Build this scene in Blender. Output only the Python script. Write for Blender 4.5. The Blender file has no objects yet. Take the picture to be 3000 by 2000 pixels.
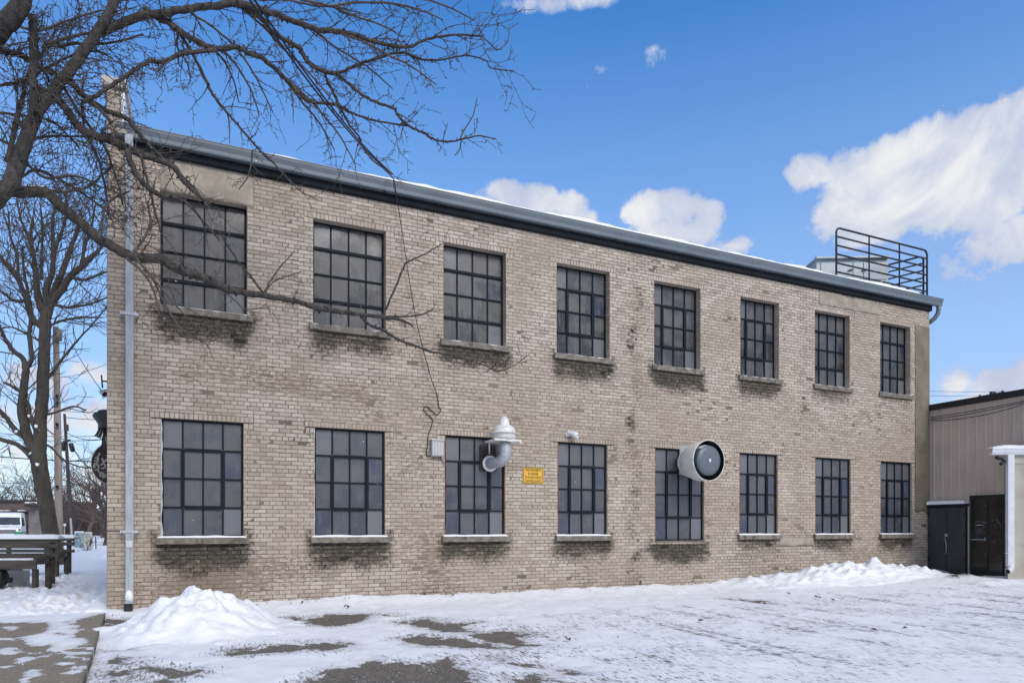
import bpy, math, random
import numpy as np
from mathutils import Vector, Matrix, noise
random.seed(7)
SC = bpy.context.scene
COL = SC.collection
# ---------------------------------------------------------------- view geometry
F, CX, HY, ZC = 2000.0, 1500.0, 1548.5, 1.4          # measured on the photograph (3000 px wide)
SN, CN = math.sin(math.radians(24.5)), math.cos(math.radians(24.5))
D = 13.0                                              # facade plane: y = D, x along the wall
def ray(px, py):
    u = (px-CX)/F
    return (SN+u*CN, CN-u*SN, (HY-py)/F)
def P(px, py, t):
    r = ray(px, py); return Vector((r[0]*t, r[1]*t, ZC+r[2]*t))
def PY(px, py, Y): return P(px, py, Y/ray(px, py)[1])
def PX(px, py, X): return P(px, py, X/ray(px, py)[0])
def PZ(px, py, z=0.0): return P(px, py, (z-ZC)/ray(px, py)[2])
K = 3000/2352.0
# ---------------------------------------------------------------- mesh helper
class MB:
    def __init__(s):
        s.v, s.f, s.m, s.sm = [], [], [], []
    def face(s, idx, m=0, smooth=False):
        s.f.append(tuple(idx)); s.m.append(m); s.sm.append(smooth)
    def poly(s, pts, m=0, smooth=False):
        n = len(s.v); s.v += [tuple(p) for p in pts]; s.face(range(n, n+len(pts)), m, smooth)
    def box(s, x0, x1, y0, y1, z0, z1, m=0):
        s.obox(Vector(((x0+x1)/2, (y0+y1)/2, (z0+z1)/2)), (Vector((1,0,0)), Vector((0,1,0)), Vector((0,0,1))), ((x1-x0)/2, (y1-y0)/2, (z1-z0)/2), m)
    def obox(s, c, ax, h, m=0):
        n = len(s.v)
        for k in (-1, 1):
            for j in (-1, 1):
                for i in (-1, 1):
                    s.v.append(tuple(c+ax[0]*(h[0]*i)+ax[1]*(h[1]*j)+ax[2]*(h[2]*k)))
        for q in ((0,2,3,1),(4,5,7,6),(0,1,5,4),(2,6,7,3),(0,4,6,2),(1,3,7,5)):
            s.face([n+a for a in q], m)
    def bar(s, a, b, w, h, m=0):
        a, b = Vector(a), Vector(b); d = b-a; L = d.length; d.normalize()
        up = Vector((0,0,1)) if abs(d.z) < .9 else Vector((0,1,0))
        sd = d.cross(up).normalized(); up = sd.cross(d)
        s.obox((a+b)/2, (d, sd, up), (L/2, w/2, h/2), m)
    def tube(s, pts, rad, n=8, m=0, caps=True, smooth=True):
        pts = [Vector(p) for p in pts]
        if not hasattr(rad, '__len__'): rad = [rad]*len(pts)
        d0 = (pts[1]-pts[0]).normalized()
        ref = Vector((0,0,1)) if abs(d0.z) < .9 else Vector((1,0,0))
        side = d0.cross(ref).normalized()
        base = len(s.v); N = len(pts)
        for i, p in enumerate(pts):
            d = (pts[min(i+1, N-1)]-pts[max(i-1, 0)])
            if d.length < 1e-9: d = d0
            d.normalize()
            side = side-d*side.dot(d)
            if side.length < 1e-6: side = d.orthogonal()
            side.normalize(); up = d.cross(side); r = rad[i]
            for k in range(n):
                a = 2*math.pi*k/n
                q = p+side*(math.cos(a)*r)+up*(math.sin(a)*r)
                s.v.append((q.x, q.y, q.z))
        for i in range(N-1):
            for k in range(n):
                a = base+i*n+k; b = base+i*n+(k+1) % n
                s.face((a, b, b+n, a+n), m, smooth)
        if caps:
            s.face([base+k for k in range(n)][::-1], m); s.face([base+(N-1)*n+k for k in range(n)], m)
    def lathe(s, prof, o, axis=(0,0,1), n=32, m=0, smooth=True):
        """prof: list of (radius, distance along the axis)"""
        o = Vector(o); ax = Vector(axis).normalized(); sd = ax.orthogonal().normalized(); up = ax.cross(sd)
        base = len(s.v)
        for r, h in prof:
            for k in range(n):
                a = 2*math.pi*k/n; q = o+ax*h+sd*(math.cos(a)*r)+up*(math.sin(a)*r); s.v.append(tuple(q))
        for i in range(len(prof)-1):
            for k in range(n):
                a = base+i*n+k; b = base+i*n+(k+1) % n
                s.face((a, b, b+n, a+n), m, smooth)
    def prism(s, prof, a, b, m=0, smooth=False):
        """prof (y,z) closed section extruded along x from a to b"""
        n = len(prof); base = len(s.v)
        for x in (a, b):
            for y, z in prof: s.v.append((x, y, z))
        for k in range(n):
            s.face((base+k, base+n+k, base+n+(k+1) % n, base+(k+1) % n), m, smooth)
        s.face([base+k for k in range(n)], m); s.face([base+n+k for k in range(n)][::-1], m)
    def rough(s, amt, sc=6.0, seed=0.0):
        off = Vector((seed*13.1, seed*7.7, seed*3.3))
        for i, p in enumerate(s.v):
            q = Vector(p); nv = noise.noise_vector(q*sc+off); q = q+nv*amt; s.v[i] = tuple(q)
    def build(s, name, mats, parent=None, sub=False, bevel=0.0, fix=False):
        me = bpy.data.meshes.new(name)
        me.from_pydata(s.v, [], s.f)
        if not isinstance(mats, (list, tuple)): mats = [mats]
        for mm in mats: me.materials.append(mm)
        me.polygons.foreach_set('material_index', s.m)
        me.polygons.foreach_set('use_smooth', s.sm)
        if fix:
            import bmesh
            b = bmesh.new(); b.from_mesh(me); bmesh.ops.recalc_face_normals(b, faces=b.faces); b.to_mesh(me); b.free()
        me.update()
        o = bpy.data.objects.new(name, me); COL.objects.link(o)
        if parent is not None:
            o.parent = parent
            if parent.type == 'EMPTY' and not sub and parent.parent is None: o.location = -Vector(parent.location)
        if bevel:
            md = o.modifiers.new('bevel', 'BEVEL'); md.width = bevel; md.segments = 2; md.limit_method = 'ANGLE'
        return o
def tag(o, label=None, cat=None, group=None, kind=None):
    if label: o['label'] = label
    if cat: o['category'] = cat
    if group: o['group'] = group
    if kind: o['kind'] = kind
    return o
def empty(name, loc, label, cat, group=None):
    o = bpy.data.objects.new(name, None); COL.objects.link(o); o.location = loc; o.empty_display_size = .2
    return tag(o, label, cat, group)
def copy_tree(o, parent=None):
    c = o.copy(); COL.objects.link(c); c.parent = parent
    for ch in [x for x in bpy.data.objects if x.parent == o]: copy_tree(ch, c)
    return c
# ---------------------------------------------------------------- materials
class NT:
    def __init__(s, tree): s.t = tree; s.n = tree.nodes; s.l = tree.links
    def node(s, typ, **kw):
        nd = s.n.new(typ)
        for k, v in kw.items(): setattr(nd, k, v)
        return nd
    def put(s, sock, val):
        if isinstance(val, bpy.types.NodeSocket): s.l.new(val, sock)
        elif val is not None:
            if hasattr(sock.default_value, '__len__') and hasattr(val, '__len__') and len(val) == 3 and len(sock.default_value) == 4: val = tuple(val)+(1,)
            sock.default_value = val
    def math(s, op, a, b=None, c=None, clamp=False):
        nd = s.node('ShaderNodeMath', operation=op, use_clamp=clamp)
        s.put(nd.inputs[0], a)
        if b is not None: s.put(nd.inputs[1], b)
        if c is not None: s.put(nd.inputs[2], c)
        return nd.outputs[0]
    def mix(s, f, a, b, mode='MIX'):
        nd = s.node('ShaderNodeMix', data_type='RGBA', blend_type=mode)
        s.put(nd.inputs[0], f); s.put(nd.inputs[6], a); s.put(nd.inputs[7], b)
        return nd.outputs[2]
    def step(s, v, a, b, lo=0.0, hi=1.0):
        nd = s.node('ShaderNodeMapRange', interpolation_type='SMOOTHSTEP')
        s.put(nd.inputs[0], v); s.put(nd.inputs[1], a); s.put(nd.inputs[2], b); s.put(nd.inputs[3], lo); s.put(nd.inputs[4], hi)
        return nd.outputs[0]
    def noise(s, vec, scale, detail=4, rough=.55, dist=0.0):
        nd = s.node('ShaderNodeTexNoise'); s.put(nd.inputs['Vector'], vec)
        nd.inputs['Scale'].default_value = scale; nd.inputs['Detail'].default_value = detail
        nd.inputs['Roughness'].default_value = rough; nd.inputs['Distortion'].default_value = dist
        return nd.outputs[0]
    def pos(s): return s.node('ShaderNodeNewGeometry').outputs['Position']
    def obj(s): return s.node('ShaderNodeTexCoord').outputs['Object']
    def scale(s, vec, sc):
        nd = s.node('ShaderNodeVectorMath', operation='MULTIPLY'); s.put(nd.inputs[0], vec); nd.inputs[1].default_value = sc
        return nd.outputs[0]
    def attr(s, name):
        nd = s.node('ShaderNodeAttribute', attribute_name=name); return nd
def new_mat(name):
    m = bpy.data.materials.new(name); m.use_nodes = True
    nt = NT(m.node_tree); b = nt.n['Principled BSDF']
    return m, nt, b
def bump(nt, b, h, strength, dist=.01):
    nd = nt.node('ShaderNodeBump'); nd.inputs['Strength'].default_value = strength; nd.inputs['Distance'].default_value = dist
    nt.put(nd.inputs['Height'], h); nt.put(b.inputs['Normal'], nd.outputs[0])
def pmat(name, c1, c2=None, scale=8.0, rough=.75, metal=0.0, bmp=.25, dirt=None, dsc=3.0, damt=.5, stretch=(1,1,1), spec=.5):
    m, nt, b = new_mat(name)
    p = nt.scale(nt.obj(), stretch)
    n1 = nt.noise(p, scale, 6, .6)
    if c2 is None: c2 = tuple(x*.72 for x in c1)
    col = nt.mix(nt.step(n1, .3, .7), c2, c1)
    if dirt is not None:
        n2 = nt.noise(p, dsc, 7, .65)
        col = nt.mix(nt.math('MULTIPLY', nt.step(n2, .5, .68), damt), col, dirt)
    nt.put(b.inputs['Base Color'], col)
    b.inputs['Roughness'].default_value = rough; b.inputs['Metallic'].default_value = metal
    b.inputs['Specular IOR Level'].default_value = spec
    if bmp: bump(nt, b, nt.noise(p, scale*4, 5, .6), bmp, .006)
    return m
M = {}
M['galv'] = pmat('galvanised_steel', (.46,.485,.515), (.33,.35,.38), 14, .5, .3, .08, stretch=(3,3,.25))
M['gutter'] = pmat('painted_gutter', (.125,.155,.178), (.098,.123,.142), 3, .45, .0, .05, dirt=(.09,.10,.10), dsc=5, damt=.35, stretch=(.6,1,1.5))
M['fascia'] = pmat('dark_fascia', (.014,.018,.022), (.009,.012,.015), 4, .85, spec=.15)
M['iron'] = pmat('black_iron', (.014,.015,.018), (.008,.008,.01), 9, .55, .1)
M['frame'] = pmat('window_steel', (.007,.012,.018), (.004,.007,.011), 30, .6, dirt=(.03,.026,.026), dsc=20, damt=.2, spec=.15)
M['snow'] = pmat('clean_snow', (.76,.77,.795), (.71,.725,.755), 9, .8, 0, .35, spec=.25)
M['concrete'] = pmat('sill_concrete', (.21,.19,.16), (.12,.105,.085), 9, .9, 0, .6, dirt=(.045,.042,.03), dsc=6, damt=.8)
M['stucco'] = pmat('olive_stucco', (.20,.175,.125), (.145,.125,.088), 2.2, .9, 0, .35, dirt=(.085,.072,.05), dsc=1.4, damt=.55)
M['patch'] = pmat('patched_render', (.36,.315,.255), (.235,.205,.165), 3.2, .9, 0, .4, dirt=(.17,.15,.12), dsc=2.2, damt=.6)
M['fanwhite'] = pmat('weathered_enamel', (.70,.685,.66), (.58,.57,.545), 7, .45, 0, .06, dirt=(.30,.27,.24), dsc=9, damt=.4)
M['fangrey'] = pmat('motor_grey', (.105,.13,.155), (.085,.105,.125), 10, .4, 0, .05)
M['black'] = pmat('matt_black', (.008,.009,.011), (.005,.005,.006), 10, .5)
M['plywood'] = pmat('dark_plywood', (.035,.028,.024), (.02,.016,.014), 10, .8, dirt=(.10,.05,.03), dsc=8, damt=.5)
M['boxgrey'] = pmat('grey_enamel', (.34,.34,.35), (.28,.28,.29), 12, .55)
M['white'] = pmat('white_plastic', (.66,.66,.67), (.58,.58,.59), 14, .45)
M['yellow'] = pmat('yellow_sign', (.66,.39,.028), (.60,.34,.022), 10, .45, bmp=0)
M['letter'] = pmat('sign_ink', (.012,.01,.008), (.01,.01,.008), 10, .5, bmp=0)
M['bark'] = pmat('grey_bark', (.086,.075,.066), (.028,.025,.022), 16, .95, 0, 1.0, dirt=(.13,.125,.108), dsc=24, damt=.4, stretch=(1,1,.55))
M['twig'] = pmat('dark_twigs', (.090,.075,.065), (.050,.043,.038), 16, .9, 0, .2)
M['barkfar'] = pmat('dark_bark', (.075,.062,.050), (.035,.030,.025), 4, .95, 0, .9, dirt=(.055,.06,.038), dsc=2, damt=.6, stretch=(1,1,.3))
M['brush'] = pmat('brown_brush', (.105,.075,.068), (.062,.045,.042), .5, .95, 0, 0)
M['polewood'] = pmat('pole_wood', (.34,.295,.265), (.23,.198,.175), 5, .9, 0, .5, stretch=(1,1,.06))
M['poledark'] = pmat('dark_pole', (.06,.052,.047), (.03,.027,.025), 5, .9, 0, .5, stretch=(1,1,.06))
M['benchwood'] = pmat('wet_timber', (.085,.071,.058), (.036,.031,.026), 6, .85, 0, .6, dirt=(.055,.055,.03), dsc=2.5, damt=.6, stretch=(.25,1,1))
M['cabgreen'] = pmat('cabinet_green', (.30,.36,.33), (.25,.31,.28), 5, .6)
M['cabbeige'] = pmat('cabinet_beige', (.50,.49,.43), (.42,.41,.36), 5, .6)
M['graffiti'] = pmat('blue_paint', (.10,.22,.45), (.08,.18,.38), 8, .5)
M['vanwhite'] = pmat('van_white', (.72,.74,.76), (.66,.68,.70), 2, .3, bmp=0)
M['vangreen'] = pmat('van_green', (.02,.22,.09), (.015,.18,.07), 4, .35, bmp=0)
M['vanglass'] = pmat('van_glass', (.045,.055,.07), (.03,.04,.05), 2, .12, bmp=0)
M['rubber'] = pmat('rubber', (.015,.015,.016), (.01,.01,.01), 9, .85)
M['brownwall'] = pmat('brown_cladding', (.12,.09,.085), (.085,.063,.06), .7, .85)
M['greywall'] = pmat('grey_cladding', (.19,.165,.165), (.15,.13,.13), .7, .85)
M['siding'] = pmat('taupe_siding', (.46,.38,.325), (.40,.33,.28), 3, .55, 0, .06, dirt=(.35,.29,.26), dsc=1.2, damt=.4, stretch=(1,1,.4))
M['trim'] = pmat('light_trim', (.40,.375,.335), (.33,.31,.275), 6, .6)
M['doorgrey'] = pmat('charcoal_door', (.040,.045,.050), (.026,.029,.033), 5, .6, 0, .15, stretch=(1,1,.2))
M['blackglass'] = pmat('dark_door_glass', (.010,.010,.011), (.006,.006,.007), 6, .16, bmp=0)
M['decal'] = pmat('pale_decal', (.16,.17,.16), (.10,.11,.10), 20, .6, bmp=0)
M['paper'] = pmat('paper_white', (.55,.55,.55), (.48,.48,.48), 10, .7, bmp=0)
M['cream'] = pmat('cream_stucco', (.47,.44,.375), (.41,.385,.325), 3, .9, 0, .2, dirt=(.30,.275,.225), dsc=1.1, damt=.5)
M['downwhite'] = pmat('white_downspout', (.60,.62,.66), (.52,.54,.58), 5, .45)
M['hvac'] = pmat('hvac_sheet', (.30,.345,.375), (.25,.29,.315), 3, .5, .3, .05)
M['carved'] = pmat('carved_sign', (.030,.027,.023), (.012,.011,.010), 9, .7)
M['carvedlt'] = pmat('carved_letters', (.30,.27,.22), (.2,.18,.15), 12, .7)
M['rust'] = pmat('rusty_edge', (.34,.17,.075), (.22,.11,.05), 18, .9)
M['caulk'] = pmat('pale_caulk', (.45,.44,.43), (.33,.32,.31), 18, .85)
M['cardboard'] = pmat('pale_bucket', (.62,.60,.57), (.55,.53,.50), 8, .7)
M['blueroll'] = pmat('lavender_bag', (.42,.40,.62), (.36,.35,.52), 12, .6)
M['bag'] = pmat('black_bag', (.010,.013,.012), (.006,.008,.007), 6, .35)
M['debris'] = pmat('leaf_brown', (.06,.042,.03), (.03,.022,.016), 20, .9)
for _k in ('bark', 'barkfar'):
    for _n in M[_k].node_tree.nodes:
        if _n.type == 'BUMP': _n.inputs['Distance'].default_value = .035 if _k == 'bark' else .12
def lamp_mat():
    m, nt, b = new_mat('headlamp_lit'); b.inputs['Base Color'].default_value = (.8,.75,.6,1)
    b.inputs['Emission Color'].default_value = (1,.86,.6,1); b.inputs['Emission Strength'].default_value = 1.3
    return m
M['lamp'] = lamp_mat()
# masonry: vertex colour "wear" = (tone of the brick, grime stain, worn paint)
def masonry(name, c1, c2, dark, softcol, softamt):
    m, nt, b = new_mat(name); p = nt.pos()
    a = nt.attr('wear'); sep = nt.node('ShaderNodeSeparateColor'); nt.l.new(a.outputs['Color'], sep.inputs[0])
    R, G, B = sep.outputs
    nf = nt.noise(p, 75, 6, .7); nm = nt.noise(p, 17, 6, .65, .4); nl = nt.noise(p, .75, 5, .6); nx = nt.noise(nt.scale(p, (9,9,30)), 1.0, 5, .65)
    base = nt.mix(R, c2, c1)
    base = nt.mix(nt.step(nl, .40, .64), base, nt.mix(.5, base, (.30,.242,.188)))
    base = nt.mix(nt.step(nm, .38, .7, 0, .45), base, nt.mix(.5, base, (.20,.165,.13)))
    base = nt.mix(nt.step(nf, .55, .75, 0, .35), base, (.24,.2,.16))
    worn = nt.step(nt.math('ADD', B, nt.math('MULTIPLY', nt.math('SUBTRACT', nx, .5), 1.1)), .5, .62)
    base = nt.mix(nt.math('MULTIPLY', worn, .8), base, nt.mix(nm, (.12,.085,.06), (.27,.21,.15)))
    A_ = a.outputs['Alpha']
    s = nt.math('ADD', G, nt.math('ADD', nt.math('MULTIPLY', nt.math('SUBTRACT', nm, .5), 1.25), nt.math('MULTIPLY', nt.math('SUBTRACT', nf, .5), .95)))
    soft = nt.step(nt.math('ADD', nt.math('MAXIMUM', G, A_), nt.math('ADD', nt.math('MULTIPLY', nt.math('SUBTRACT', nm, .5), .7), nt.math('MULTIPLY', nt.math('SUBTRACT', nx, .5), .6))), .14, .9, 0, softamt)
    col = nt.mix(soft, base, softcol)
    fleck = nt.math('MULTIPLY', nt.step(nx, .50, .60), nt.step(nf, .40, .56))
    col = nt.mix(nt.math('MULTIPLY', nt.step(s, .22, .98, 0, .95), nt.math('SUBTRACT', 1.0, nt.math('MULTIPLY', fleck, .6))), col, dark)
    nt.put(b.inputs['Base Color'], col); b.inputs['Roughness'].default_value = .88; b.inputs['Specular IOR Level'].default_value = .3
    bump(nt, b, nt.math('ADD', nm, nf), .5, .006)
    return m
M['brick'] = masonry('painted_brick', (.48,.415,.353), (.32,.27,.222), (.040,.036,.027), (.155,.122,.090), .55)
M['mortar'] = masonry('painted_mortar', (.16,.135,.108), (.115,.096,.077), (.018,.016,.012), (.030,.025,.018), .92)
def glass_mat(name, c_a, c_b, c_d, c_l):
    m, nt, b = new_mat(name); p = nt.pos()
    rnd = nt.node('ShaderNodeNewGeometry').outputs['Random Per Island']
    st = nt.noise(nt.scale(p, (26,26,2.2)), 1.0, 4, .6); cl = nt.noise(p, 2.4, 4, .6); gr = nt.noise(p, 130, 2, .5)
    r2 = nt.math('FRACT', nt.math('MULTIPLY', rnd, 7.31)); r3 = nt.math('FRACT', nt.math('MULTIPLY', rnd, 23.7))
    col = nt.mix(r2, c_a, c_b); col = nt.mix(nt.step(r3, .55, .95, 0, .7), col, c_d); col = nt.mix(nt.step(r3, .12, .0, 0, .7), col, c_l)
    col = nt.mix(nt.step(st, .5, .75, 0, .5), col, (.125,.130,.150))
    col = nt.mix(nt.step(cl, .42, .7, 0, .5), col, (.105,.10,.094))
    col = nt.mix(nt.step(gr, .62, .8, 0, .35), col, (.16,.155,.15))
    nt.put(b.inputs['Base Color'], col)
    nt.put(b.inputs['Roughness'], nt.step(cl, .35, .65, .2, .5)); b.inputs['Specular IOR Level'].default_value = .5
    bump(nt, b, nt.math('ADD', nt.noise(p, 5, 2, .5), nt.math('MULTIPLY', gr, .15)), .10, .01)
    return m
M['pane'] = glass_mat('dusty_pane', (.044,.056,.092), (.098,.098,.098), (.026,.033,.056), (.16,.165,.18))
M['pane_upper'] = glass_mat('dusty_upper_pane', (.022,.027,.042), (.070,.067,.063), (.009,.010,.012), (.13,.135,.145))
# ---------------------------------------------------------------- numpy value noise
def vnoise(x, y, seed=0):
    xi = np.floor(x).astype(np.int64); yi = np.floor(y).astype(np.int64); fx = x-xi; fy = y-yi
    fx = fx*fx*(3-2*fx); fy = fy*fy*(3-2*fy)
    def h(i, j):
        n = (i*374761393+j*668265263+seed*974711) & 0xffffffff
        n = ((n ^ (n >> 13))*1274126177) & 0xffffffff
        return ((n ^ (n >> 16)) & 0xffff)/65535.0
    return (h(xi,yi)*(1-fx)+h(xi+1,yi)*fx)*(1-fy)+(h(xi,yi+1)*(1-fx)+h(xi+1,yi+1)*fx)*fy
def fbm(x, y, oct=4, seed=0):
    s = 0; a = .5; t = 0
    for o in range(oct):
        s = s+a*vnoise(x*2**o, y*2**o, seed+o*17); t += a; a *= .5
    return s/t
def sst(x, a, b):
    t = np.clip((x-a)/(b-a), 0, 1); return t*t*(3-2*t)
def sdf(X, Y, poly):
    """signed distance, positive inside"""
    poly = np.array(poly); n = len(poly); d = np.full(X.shape, 1e9); ins = np.zeros(X.shape, bool)
    for i in range(n):
        ax, ay = poly[i]; bx, by = poly[(i+1) % n]
        ex, ey = bx-ax, by-ay; wx, wy = X-ax, Y-ay
        t = np.clip((wx*ex+wy*ey)/(ex*ex+ey*ey+1e-12), 0, 1)
        d = np.minimum(d, (wx-ex*t)**2+(wy-ey*t)**2)
        c = ((ay > Y) != (by > Y)) & (X < (bx-ax)*(Y-ay)/(by-ay+1e-12)+ax)
        ins ^= c
    d = np.sqrt(d); return np.where(ins, d, -d)
SKY_SAT, SKY_HUE, SKY_STR, CLOUD_STR, SUN_STR, SUN_ANG, EXPO = 1.5, .505, .170, .66, 2.0, 30.0, .44
# ================================================================ ground: snow over asphalt, one sheet to the horizon
def px_poly(pts, ox, oy, sc, z=0.0):
    return [tuple(PZ(ox+x/sc, oy+y/sc, z))[:2] for x, y in pts]
z4, z5 = (0, 1500, 2.6133), (900, 1500, 2.24)
BARE = [px_poly(p, *z4) for p in (
    [(800,820),(920,812),(1030,828),(930,850),(905,890),(1000,940),(900,955),(780,970)],
    [(810,990),(960,985),(1060,1000),(990,1045),(880,1040)],
    [(820,1130),(900,1108),(1015,1115),(1000,1145),(850,1145)],
    [(810,1200),(950,1190),(1010,1215),(1000,1262),(860,1240)],
    [(1000,1185),(1300,1188),(1520,1220),(1440,1245),(1300,1260),(1180,1215)],
    [(1100,1262),(1250,1275),(1250,1295),(1130,1285)],[(870,1283),(980,1285),(960,1300),(880,1300)],
    [(1985,825),(2100,800),(2300,795),(2315,830),(2200,850),(2050,862)],
    [(1740,1075),(1850,1030),(2050,1010),(2352,985),(2352,1040),(2100,1060),(1850,1080)])]
BARE += [px_poly(p, *z5) for p in (
    [(-30,690),(200,662),(400,665),(380,710),(200,730),(80,740),(-10,720)],
    [(600,712),(800,690),(870,722),(1130,708),(1000,738),(1080,775),(900,775),(780,745)],
    [(1040,800),(1250,768),(1490,785),(1380,820),(1500,865),(1380,872),(1200,836)],
    [(590,825),(750,800),(900,815),(1100,838),(1320,885),(1150,894),(950,872),(750,862)],
    [(-20,860),(150,838),(270,850),(250,890),(100,905),(-20,892)],
    [(-20,1100),(160,1020),(420,962),(640,990),(800,985),(875,948),(925,948),(1000,1010),(1090,1070),(1080,1128),(-20,1128)],
    [(1340,1070),(1560,1058),(1590,1090),(1450,1122)],
    [(1640,1008),(1760,1020),(1800,1050),(1720,1050)],
    [(1220,940),(1280,938),(1270,952),(1230,950)],[(1320,980),(1440,980),(1560,1000),(1420,1000)],[(1700,1105),(1850,1100),(1950,1125),(1700,1130)],
    [(520,672),(580,670),(560,678)])]
BARE += [px_poly([(380,780),(640,800),(660,815),(520,798)], 1950, 1400, 2.24), px_poly([(1810,630),(1900,612),(2090,625),(2080,645),(1880,650)], 1950, 1400, 2.24, .17)]
SNOWON = [px_poly(p, *z4, .05) for p in (
    [(-400,700),(860,700),(830,770),(700,800),(560,840),(400,850),(200,846),(0,850),(-400,850)],
    [(330,835),(560,845),(600,905),(580,940),(440,930),(560,950),(690,1015),(600,1025),(430,1080),(350,1060),(380,1020),(250,1030),(190,1010),(160,960),(260,940),(340,910),(380,880)],
    [(30,880),(100,875),(135,890),(90,905)],[(-60,1070),(70,1038),(180,1080),(0,1094),(-60,1090)],
    [(115,1130),(190,1105),(270,1110),(260,1130),(190,1150),(140,1168)],[(300,1100),(380,1085),(390,1100),(330,1120)],
    [(510,1075),(690,1068),(705,1095),(590,1100),(640,1122),(480,1122),(560,1100)],[(640,1040),(740,1038),(770,1000),(750,1065)],
    [(450,1153),(540,1153),(550,1165),(460,1170)],[(480,1240),(600,1180),(690,1188),(650,1222),(560,1235)],
    [(190,1240),(250,1213),(340,1218),(340,1250),(240,1272),(200,1315),(150,1315)],[(-60,1185),(160,1178),(0,1197)],[(590,900),(650,893),(640,912)],
    [(-60,970),(60,968),(110,985),(-60,985)])]
WE0, WE1 = PZ(240*K, 1414*K, .05), PZ(188*K, 1568*K, .05)     # right edge of the concrete walk
def walk_edge(y): return WE0.x+(WE1.x-WE0.x)*(y-WE0.y)/(WE1.y-WE0.y)
def ground_z(X, Y):
    z = .17*sst(X, 9.5, 18.5)*sst(Y, 6, 12)
    near = np.exp(-((13.0-np.minimum(Y, 13.0))/.55)**2)*(X > -1.7)
    z = z+near*(.03+.12*fbm(X*1.3, Y*.2, 4, 5)+.05*(fbm(X*5, Y*3, 3, 6)-.35))
    z = z+.09*np.exp(-(((X-12.1)/.6)**2+((Y-12.7)/.5)**2))
    z = z+.10*np.exp(-(((X-17.9)/.45)**2+((Y-11.2)/.25)**2))+.07*np.exp(-(((X-17.2)/.9)**2+((Y-10.0)/.25)**2))
    yard = sst(Y, 12.6, 14.0)*sst(-X, 1.2, 1.6)
    z = z+.05*yard+.36*sst(Y, 36, 56)*sst(-X, -2, 6)
    return z
def build_ground():
    def axis(lo, a, b, hi, step, mid):
        left = a-np.geomspace(step, a-lo, 34)[::-1]; right = b+np.geomspace(step, hi-b, 34)
        return np.concatenate([left, np.arange(a, b, step), right])
    xs = axis(-900, -7.5, 20.5, 900, .045, None)
    ys = np.concatenate([np.linspace(-900, 2, 14), np.linspace(2.2, 4.4, 10), np.arange(4.5, 13.4, .045), np.arange(13.4, 22, .05), np.arange(22, 27, .1), 27+np.geomspace(.12, 900, 40)])
    X, Y = np.meshgrid(xs, ys)
    z = ground_z(X, Y)
    cov = np.full(X.shape, 3.0)
    for poly in BARE:
        pa = np.array(poly); m = (X > pa[:,0].min()-.6) & (X < pa[:,0].max()+.6) & (Y > pa[:,1].min()-.6) & (Y < pa[:,1].max()+.6)
        if m.any(): cov[m] = np.minimum(cov[m], -sdf(X[m], Y[m], poly)/.30)
    far = np.exp(-((np.maximum(np.abs(X-6)-14, 0)/8)**2+(np.maximum(np.abs(Y-12)-14, 0)/8)**2))
    cover = np.clip(.5+cov*.5, 0, 1)
    # thin, scuffed snow in the driven part of the lot
    thin = sst(X, 1.0, 4.0)*sst(-Y, -11.2, -9.3)
    lanes = np.zeros(X.shape)
    rr = random.Random(5)
    for k in range(26):
        x0 = 3.5+k*.62+rr.uniform(-.25, .25); w = rr.uniform(.05, .16); amp = rr.uniform(.3, 1)
        lanes = lanes+amp*np.exp(-((X-x0-.10*(Y-9)-.15*np.sin(Y*.5+k))/w)**2)*sst(Y, 4.0+rr.uniform(-1, 2), 6)*sst(-Y, -11.6+rr.uniform(-.3, 1.4), -10.2)
    lump = (fbm(X*1.6, Y*1.6, 4, 3)-.5)*.06+(fbm(X*6, Y*4, 3, 9)-.5)*.030
    foot = np.zeros(X.shape)                                    # trodden path beside the building
    rf = random.Random(11)
    for k in range(340):
        y = rf.uniform(12.9, 23); x = -2.3-(y-13)*.165+rf.gauss(0, .42); a = rf.uniform(-.6, .6)
        ca, sa = math.cos(a), math.sin(a)
        m = (np.abs(X-x) < .5) & (np.abs(Y-y) < .5)
        dx, dy = X[m]-x, Y[m]-y
        q = ((dx*ca-dy*sa)/.075)**2+((dx*sa+dy*ca)/.17)**2
        foot[m] += -.07*np.exp(-q)+.022*np.exp(-((np.sqrt(q)-1.7)/.5)**2)
    z = z+(lump-lanes*.016)*far*(1-.35*thin)+foot
    z = z-(1-cover)*.035*far
    walk = sst(walk_edge(Y)-X, -.03, .04)*sst(12.75-Y, -.02, .05)*sst(Y, 3.8, 4.2)*(X > -7.2)
    z = z-.09*walk
    dirt = np.clip(thin*.55+lanes*.55, 0, 1)*far
    dirt = np.maximum(dirt, .8*np.exp(-((cov-.2)/.9)**2)*(cov < 2.9))
    gr = .9*np.exp(-(((X-18.2)/.9)**2+((Y-11.3)/.35)**2)); dirt = np.maximum(dirt, gr)
    ny, nx = X.shape
    verts = np.stack([X, Y, z], -1).reshape(-1, 3)
    i = np.arange(ny*nx).reshape(ny, nx)
    q = np.stack([i[:-1,:-1], i[:-1,1:], i[1:,1:], i[1:,:-1]], -1).reshape(-1, 4)
    me = bpy.data.meshes.new('ground')
    me.vertices.add(len(verts)); me.vertices.foreach_set('co', verts.ravel())
    me.loops.add(len(q)*4); me.loops.foreach_set('vertex_index', q.ravel())
    me.polygons.add(len(q)); me.polygons.foreach_set('loop_start', np.arange(0, len(q)*4, 4)); me.polygons.foreach_set('loop_total', np.full(len(q), 4))
    me.polygons.foreach_set('use_smooth', np.ones(len(q), bool))
    at = me.attributes.new('cover', 'FLOAT_COLOR', 'POINT')
    at.data.foreach_set('color', np.stack([cover, dirt, thin, np.ones_like(cover)], -1).ravel())
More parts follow.
